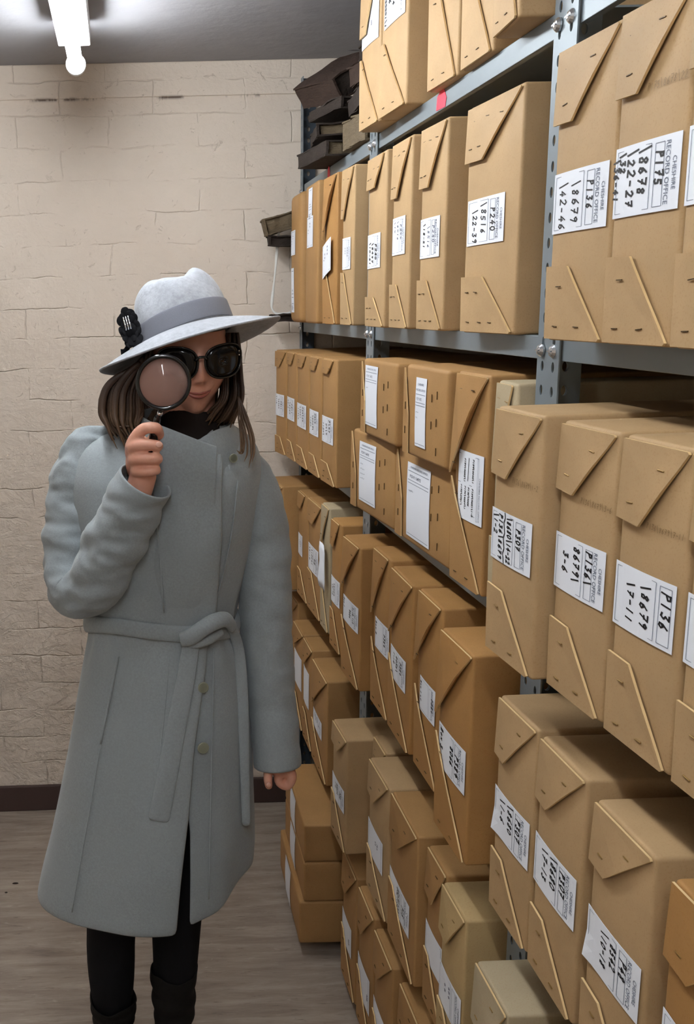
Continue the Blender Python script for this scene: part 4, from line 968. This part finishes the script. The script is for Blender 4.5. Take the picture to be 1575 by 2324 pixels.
b = bmesh.new(); P = cline([(268, 1490), (250, 1580), (228, 1688)], .0068, 6); tube_bm(b, P, [(.0012+.0012*math.sin(PI*i/(len(P)-1)), .0022) for i in range(len(P))], 8); pobj('pocket_welt', b, m_wool, coat)
b = bmesh.new(); P = cline([(493, 1016), (490, 1080), (487, 1140), (485, 1220), (482, 1300), (472, 1392)], .011, 5); tube_bm(b, P, .0022, 8); pobj('front_edge', b, m_wool, coat)
# sleeves
def sleeve(A_, rad, name, n=7, wr=.0035, seed=0, cut=None):
    P = catmull([W(*p) for p in A_], n); k = len(P)
    b = bmesh.new(); R_ = []
    for i in range(k):
        f = i/(k-1)*(len(rad)-1); j = min(int(f), len(rad)-2); R_.append(rad[j]+(rad[j+1]-rad[j])*(f-j))
    rings = tube_bm(b, P, R_, 40, cap=False)
    for i, rg in enumerate(rings):
        c = sum((v.co for v in rg), Vector())/len(rg)
        for v in rg:
            d = (v.co-c).normalized(); q = v.co
            nv = noise.noise(Vector((q.x*12+seed, q.y*12, q.z*26)))*.7 - abs(noise.noise(Vector((q.x*18+q.z*20, q.y*22+seed, q.z*44))))*1.1
            fade = smoothstep(0, .08, i/k)*smoothstep(1., .88, i/k); v.co += d*wr*nv*fade*1.4
    o = pobj(name, b, m_wool, coat); return sub(o, 1, .0045)
sleeve([(262, 1004, 1.915), (228, 1003, 1.913), (197, 1022, 1.910), (178, 1062, 1.907), (170, 1130, 1.90), (162, 1210, 1.885), (157, 1290, 1.86), (172, 1345, 1.83), (212, 1330, 1.80), (243, 1265, 1.78), (275, 1195, 1.762), (306, 1135, 1.745), (331, 1090, 1.732)],
       [.022, .031, .042, .052, .057, .056, .053, .050, .053, .056, .056, .053, .049], 'sleeve', 8, .009, 1)
sleeve([(505, 1032, 1.915), (540, 1042, 1.913), (566, 1078, 1.908), (584, 1140, 1.90), (597, 1230, 1.90), (601, 1330, 1.893), (604, 1430, 1.888), (611, 1530, 1.88), (620, 1630, 1.868), (630, 1738, 1.855)],
       [.022, .032, .042, .050, .052, .053, .052, .050, .047, .046], 'sleeve', 9, .0045, 5)
for c, nn in ((W(330, 1093, 1.733), (.33, -.05, .9)),):
    pass
# belt, knot and tails
belt = empty('belt', (0, 0, 0)); belt.parent = coat
b = bmesh.new(); bp = []
for i in range(61):
    al = math.radians(-100-20)+math.radians(400)*0 + 2*PI*i/60
    s, c = math.sin(al), math.cos(al); y = 1412+26*smoothstep(-.9, .35, s)*max(0, c)**.3-6*smoothstep(.5, 1, s)
    z0 = W(400, y, 1.8 if c > 0 else 1.9).z if c > 0 else W(400, 1412, 1.9).z
    L, R_, hd, Yc = interp(ROW, 1410); pl, pr = W(L, 1410, Yc), W(R_, 1410, Yc); cx_ = (pl.x+pr.x)/2; a_ = (pr.x-pl.x)/2
    Yq = Yc-(hd+.010)*c; z0 = W(400, 1410+26*smoothstep(-.9, .3, s)*smoothstep(-.1, .5, c)-4*smoothstep(.5, 1, s), Yc-max(0, c)*hd).z
    bp.append(Vector((cx_+(a_+.009)*s, Yq, z0)))
vr = []
for i, p in enumerate(bp[:-1]):
    t = (bp[(i+1) % 60]-bp[i-1]).normalized(); o1 = Vector((0, 0, 1)); o1 = (o1-t*o1.dot(t)).normalized(); o2 = t.cross(o1)
    vr.append([b.verts.new(p+o1*.0165*math.copysign(abs(math.cos(q))**.7, math.cos(q))+o2*.0065*math.sin(q)) for q in [2*PI*j/12 for j in range(12)]])
for i in range(60):
    for j in range(12): b.faces.new((vr[i][j], vr[i][(j+1) % 12], vr[(i+1) % 60][(j+1) % 12], vr[(i+1) % 60][j]))
sub(pobj('waistband', b, m_wool, belt), 1)
def strap(pts, rad, name, n=6, up=(0, -1, 0), offs=None):
    b = bmesh.new(); P = catmull([p for p in pts], n); k = len(P); R_ = []
    for i in range(k):
        f = i/(k-1)*(len(rad)-1); j = min(int(f), len(rad)-2); R_.append(tuple(rad[j][q]+(rad[j+1][q]-rad[j][q])*(f-j) for q in (0, 1)))
    tube_bm(b, P, R_, 14, up=up); return sub(pobj(name, b, m_wool, belt), 1)
oc = on_coat
strap([oc(408, 1452, .016), oc(432, 1446, .022), oc(458, 1428, .028), oc(485, 1412, .028), oc(512, 1406, .024), oc(530, 1424, .018)], [(.008, .014), (.010, .017), (.011, .016), (.011, .0165), (.010, .015), (.007, .012)], 'knot')
strap([oc(425, 1462, .012), oc(450, 1460, .018), oc(478, 1448, .022), oc(505, 1432, .022)], [(.006, .008), (.008, .010), (.009, .011), (.006, .008)], 'knot')
strap([oc(435, 1452, .012), oc(425, 1520, .010), oc(410, 1600, .010), oc(393, 1690, .010), oc(376, 1780, .010), oc(359, 1866, .010)], [(.0035, .0165), (.0035, .018), (.0038, .019), (.0038, .0195), (.0038, .0205), (.0036, .0215)], 'belt_tail')
strap([oc(524, 1418, .016), oc(541, 1470, .012), oc(549, 1550, .010), oc(553, 1650, .010), oc(556, 1760, .010), oc(559, 1876, .010)], [(.006, .010), (.0045, .011), (.004, .0115), (.004, .011), (.004, .0095), (.004, .009)], 'belt_tail')
# buttons
for x, y, r1, off in ((461, 1560, .0105, .009), (461, 1697, .0112, .009), (528, 1042, .0085, .010)):
    p = on_coat(x, y, off)
    if y < 1100: p = W(529, 1040, 1.795)
    nn = Vector((.35 if y < 1100 else .15, -1, 0)); u = empty('button', (0, 0, 0)); u.parent = coat
    b = bmesh.new(); tube_bm(b, [p-nn*0, p+nn.normalized()*.0022, p+nn.normalized()*.0028, p+nn.normalized()*.0028, p+nn.normalized()*.0018], [r1, r1, r1*.93, r1*.76, r1*.68], 28); pobj('button_rim', b, m_button, u, False)
    disc(p+nn.normalized()*.002, nn, r1*.66, r1*.66, .0005, 'button_centre', m_buttond, u)
# --- scarf, leggings, boots
b = bmesh.new(); tube_bm(b, [W(428, 950, 1.915), W(428, 972, 1.900), W(426, 1000, 1.885), W(424, 1040, 1.885)], [(.053, .054), (.060, .062), (.074, .078), (.085, .09)], 32, up=(0, 1, 0))
sub(pobj('scarf', b, m_scarf), 1)
def grow(L, d): return [(p, r+d) for p, r in L]
for L, fx in ((LEG, FX1), (LEG2, FX2)):
    p, r = legpts(L, fx); b = bmesh.new(); tube_bm(b, p[:-1], [q+.0035 for q in r[:-1]], 28); sub(pobj('legging', b, m_black), 1)
def boot(cx_top, ytop, L, fx, seed):
    bt = empty('boot', (0, 0, 0)); bt.parent = person
    c0 = W(cx_top, ytop, 1.913); P = []; R_ = []
    n = 16
    for i in range(n+1):
        t = i/n; z = c0.z+(.075-c0.z)*t; x = c0.x+(fx-c0.x)*t
        P.append(Vector((x, c0.y+.010*t, z))); R_.append(.0505-.012*smoothstep(0, 1, t)+.0022*math.sin(t*23+seed)*(1-abs(2*t-1)**4))
    b = bmesh.new(); rings = tube_bm(b, P, R_, 32, cap=False)
    for i, rg in enumerate(rings):
        for k, v in enumerate(rg):
            q = v.co; v.co += Vector((noise.noise(q*22+Vector((seed, 0, 0))), noise.noise(q*22), 0))*.006
            if i == 0: v.co.z += .007*math.sin(k*.5+seed)+.005*noise.noise(q*60)
    sub(pobj('boot_shaft', b, m_boot, bt), 1, .003)
    b = bmesh.new(); tube_bm(b, [(fx, 1.965, .05), (fx, 1.92, .058), (fx, 1.86, .046), (fx+.003, 1.80, .036), (fx+.006, 1.745, .028)], [(.046, .036), (.054, .040), (.040, .040), (.030, .040), (.020, .030)], 24, round_cap=True)
    for v in b.verts: v.co.z = max(v.co.z, .009)
    sub(pobj('boot_foot', b, m_boot, bt), 1)
    b = bmesh.new(); o_ = [(fx+.046*math.sin(2*PI*k/36)*(1-.18*max(0, -math.cos(2*PI*k/36))), 1.862-.135*math.cos(2*PI*k/36)) for k in range(36)]
    prism_bm(b, [(x, y, .0005) for x, y in o_], (0, 0, .0105)); pobj('sole', b, m_gloss, bt, False)
boot(258, 2262, LEG, FX1, 1.0); boot(394, 2192, LEG2, FX2, 4.0)
# ------------------------------------------------------------------ magnifying glass held in the raised hand
MG = W(371, 868, 1.695)
mg = empty('magnifying_glass', MG); tag(mg, 'black-rimmed round magnifying glass held up in front of the face', 'magnifying glass')
vd = (CAM-MG).normalized(); MR = vd.to_track_quat('Z', 'Y').to_matrix()
tw = Matrix.Rotation(math.radians(0), 3, 'Z')
xa = MR @ Vector((1, 0, 0)); ya = MR @ Vector((0, 1, 0)); za = MR @ Vector((0, 0, 1))
def mobj(name, b, mat, par=mg):
    return obj(name, b, mat, par, True)
b = bmesh.new(); RB = .0430; vr = []
prof = [(-.0022, -.0062), (-.0022, .0062), (-.0008, .0070), (.0026, .0070), (.0040, .0058), (.0040, -.0058), (.0026, -.0068), (-.0008, -.0068)]
for k in range(96):
    a = 2*PI*k/96; d = xa*math.cos(a)+ya*math.sin(a)
    vr.append([b.verts.new(d*(RB+q)+za*zz) for q, zz in prof])
for k in range(96):
    for j in range(8): b.faces.new((vr[k][j], vr[k][(j+1) % 8], vr[(k+1) % 96][(j+1) % 8], vr[(k+1) % 96][j]))
mobj('ring', b, m_gloss)
def lens():
    m = bpy.data.materials.new('hazed_lens_glass'); m.use_nodes = True; nt = m.node_tree; nt.nodes.remove(nt.nodes['Principled BSDF'])
    o = nt.nodes['Material Output']; rf = nt.nodes.new('ShaderNodeBsdfRefraction'); gs_ = nt.nodes.new('ShaderNodeBsdfGlossy'); mx = nt.nodes.new('ShaderNodeMixShader')
    rf.inputs['IOR'].default_value = 1.5; rf.inputs['Roughness'].default_value = .2; rf.inputs['Color'].default_value = (.97, .96, .96, 1)
    gs_.inputs['Roughness'].default_value = .03; mx.inputs[0].default_value = .022
    haze = nt.nodes.new('ShaderNodeBsdfDiffuse'); haze.inputs['Color'].default_value = (.50, .30, .25, 1); m2 = nt.nodes.new('ShaderNodeMixShader'); m2.inputs[0].default_value = .38  # pinkish-brown veiling haze put into the glass colour to lighten its dim view
    nt.links.new(rf.outputs[0], m2.inputs[1]); nt.links.new(haze.outputs[0], m2.inputs[2]); nt.links.new(m2.outputs[0], mx.inputs[1]); nt.links.new(gs_.outputs[0], mx.inputs[2]); nt.links.new(mx.outputs[0], o.inputs[0]); return m
RC = .120; rl = .0409; b = bmesh.new(); rowsF = []; edge = .0012
sag = RC-math.sqrt(RC*RC-rl*rl)
def lrow(f, s): 
    r = rl*f; h = s*(edge+math.sqrt(RC*RC-r*r)-(RC-sag)); return [(xa*math.cos(2*PI*k/72)+ya*math.sin(2*PI*k/72))*r+za*h for k in range(72)]
fs = [.999, .96, .9, .8, .7, .6, .5, .4, .3, .2, .1, .03]
vr = grid_bm(b, [lrow(f, -1) for f in fs[::-1]]+[lrow(f, 1) for f in fs], True)
b.faces.new(vr[0]); b.faces.new(vr[-1][::-1]); mobj('lens', b, lens())
def ml(p): return p-MG
b = bmesh.new(); tube_bm(b, [ml(W(368, 922, 1.699)), ml(W(362, 938, 1.701)), ml(W(356, 955, 1.703))], [(.0075, .004), (.0058, .0042), (.0062, .0055)], 16); mobj('neck', b, m_gloss)
b = bmesh.new(); tube_bm(b, [ml(W(364, 934, 1.7005)), ml(W(361.5, 941, 1.7015))], [(.0068, .0052), (.0068, .0052)], 16); mobj('ferrule', b, m_chrome)
b = bmesh.new(); tube_bm(b, [ml(W(357, 950, 1.703)), ml(W(350, 985, 1.708)), ml(W(343, 1030, 1.714)), ml(W(338, 1070, 1.720))], [.0065, .0078, .0082, .0070], 16, round_cap=True); mobj('handle', b, m_gloss)
# ------------------------------------------------------------------ decayed bound volumes by the back wall
def vellum(name, c1, c2):
    m = M(name); c = m.mix(s2l(c1), s2l(c2), m.noise(40, 6, .7, m.coord((1, 1, 4)), .5))
    return m.done(c, .8, spec=.25, nrm_=m.bump(m.noise(70, 6, .7, m.coord((1, 1, 3))), .9, .006))
m_char = vellum('charred_leather', (30, 26, 24), (66, 55, 48)); m_red = vellum('dark_red_leather', (40, 30, 26), (76, 58, 48))
m_page = vellum('browned_pages', (84, 74, 60), (128, 112, 88)); m_pages2 = vellum('grey_pages', (96, 90, 80), (150, 142, 128))
def volume(c, sz, rot, label, cov, pg, seed, name='old_volume', group='decayed bound volumes'):
    t = empty(name, c); t.rotation_euler = rot; tag(t, label, 'book', group); L, Wd, T = sz
    def rough(bm, k):
        bmesh.ops.subdivide_edges(bm, edges=bm.edges[:], cuts=5, use_grid_fill=True)
        for v in bm.verts:
            q = v.co*28+Vector((seed, 0, 0)); v.co += Vector((noise.noise(q), noise.noise(q+Vector((9, 0, 0))), noise.noise(q+Vector((0, 9, 0)))*.4))*k
        return bm
    obj('page_block', rough(newbox(-L/2+.008, L/2-.008, -Wd/2+.008, Wd/2-.008, .004, T-.004), .012), pg, t)
    for z in (0, T-.004): obj('cover', rough(newbox(-L/2, L/2, -Wd/2, Wd/2, z, z+.004), .011), cov, t)
    bm = newbox(-L/2, -L/2+.006, -Wd/2, Wd/2, .002, T-.002); obj('spine', rough(bm, .003), cov, t)
    return t
zS = zA+.0015
G_ = 'decayed bound volumes'
volume((.605, 2.63, zS), (.22, .24, .036), (0, 0, .10), 'flat charred volume at the bottom of the left heap on the top shelf', m_char, m_page, 1)
volume((.600, 2.61, zS+.052), (.20, .22, .030), (.03, -.03, -.12), 'blackened volume second from the bottom of the left heap', m_char, m_page, 2)
volume((.620, 2.60, zS+.100), (.21, .20, .026), (.0, .05, .2), 'thin dark volume just below the leaning red-brown one', m_char, m_char, 3)
volume((.600, 2.72, zS+.190), (.15, .20, .060), (.12, -.55, .25), 'red-brown leather volume leaning on the left heap beside the dark post', m_red, m_char, 4)
volume((.630, 2.36, zS), (.18, .17, .062), (0, .0, .06), 'volume with crumbled brown page edges, bottom of the right heap', m_page, m_page, 5)
volume((.640, 2.37, zS+.080), (.19, .17, .040), (0, -.04, -.08), 'dark ridged volume above the crumbled brown pages', m_char, m_page, 6)
volume((.650, 2.38, zS+.138), (.18, .17, .045), (0, .03, .12), 'worn grey-brown volume near the top of the right heap', m_red, m_pages2, 7)
volume((.665, 2.39, zS+.202), (.18, .16, .034), (0, -.03, -.05), 'topmost dark volume of the right heap under the ceiling', m_char, m_pages2, 8)
# worn volumes at the far end of the second shelf
G_ = 'worn volumes at the end of the second shelf'
volume((.512, 3.026, zB+.002), (.12, .036, .022), (0, 0, 0), 'dark volume sticking out past the second shelf end at shelf height', m_char, m_char, 11, group=G_)
volume((.572, 3.026, zB+.031), (.08, .036, .180), (0, 0, 0), 'dark volume standing behind the last box of the second shelf', m_char, m_char, 12, group=G_)
volume((.522, 3.026, zB+.220), (.15, .040, .030), (0, .0, 0), 'dark lower volume of the pair jutting out left at the second shelf end', m_char, m_char, 13, group=G_)
volume((.512, 3.026, zB+.268), (.15, .044, .048), (0, -.25, 0), 'brown tilted volume jutting out left at the second shelf end', m_page, m_page, 14, group=G_)
# white cotton tape
m_tape = plain('white_cotton_tape', (225, 226, 222), .8, spec=.2)
def tape(pts, wd, name, par=None):
    P = catmull([W(*p) for p in pts], 6); b = bmesh.new()
    tube_bm(b, P, [(.0007, wd*(1+.25*math.sin(i*.4))) for i in range(len(P))], 8, up=(0, -1, 0)); return b
o = obj('cotton_tape', tape([(652, 483, 3.03), (642, 492, 3.03), (635, 515, 3.03), (630, 550, 3.03), (626, 600, 3.03), (621, 650, 3.03), (617, 685, 3.03), (618, 702, 3.03), (628, 712, 3.03), (648, 712, 3.03), (660, 708, 3.03)], .0035, ''), m_tape, None, True)
tag(o, 'white cotton tape looped down from the brown volume at the second shelf end', 'tape')
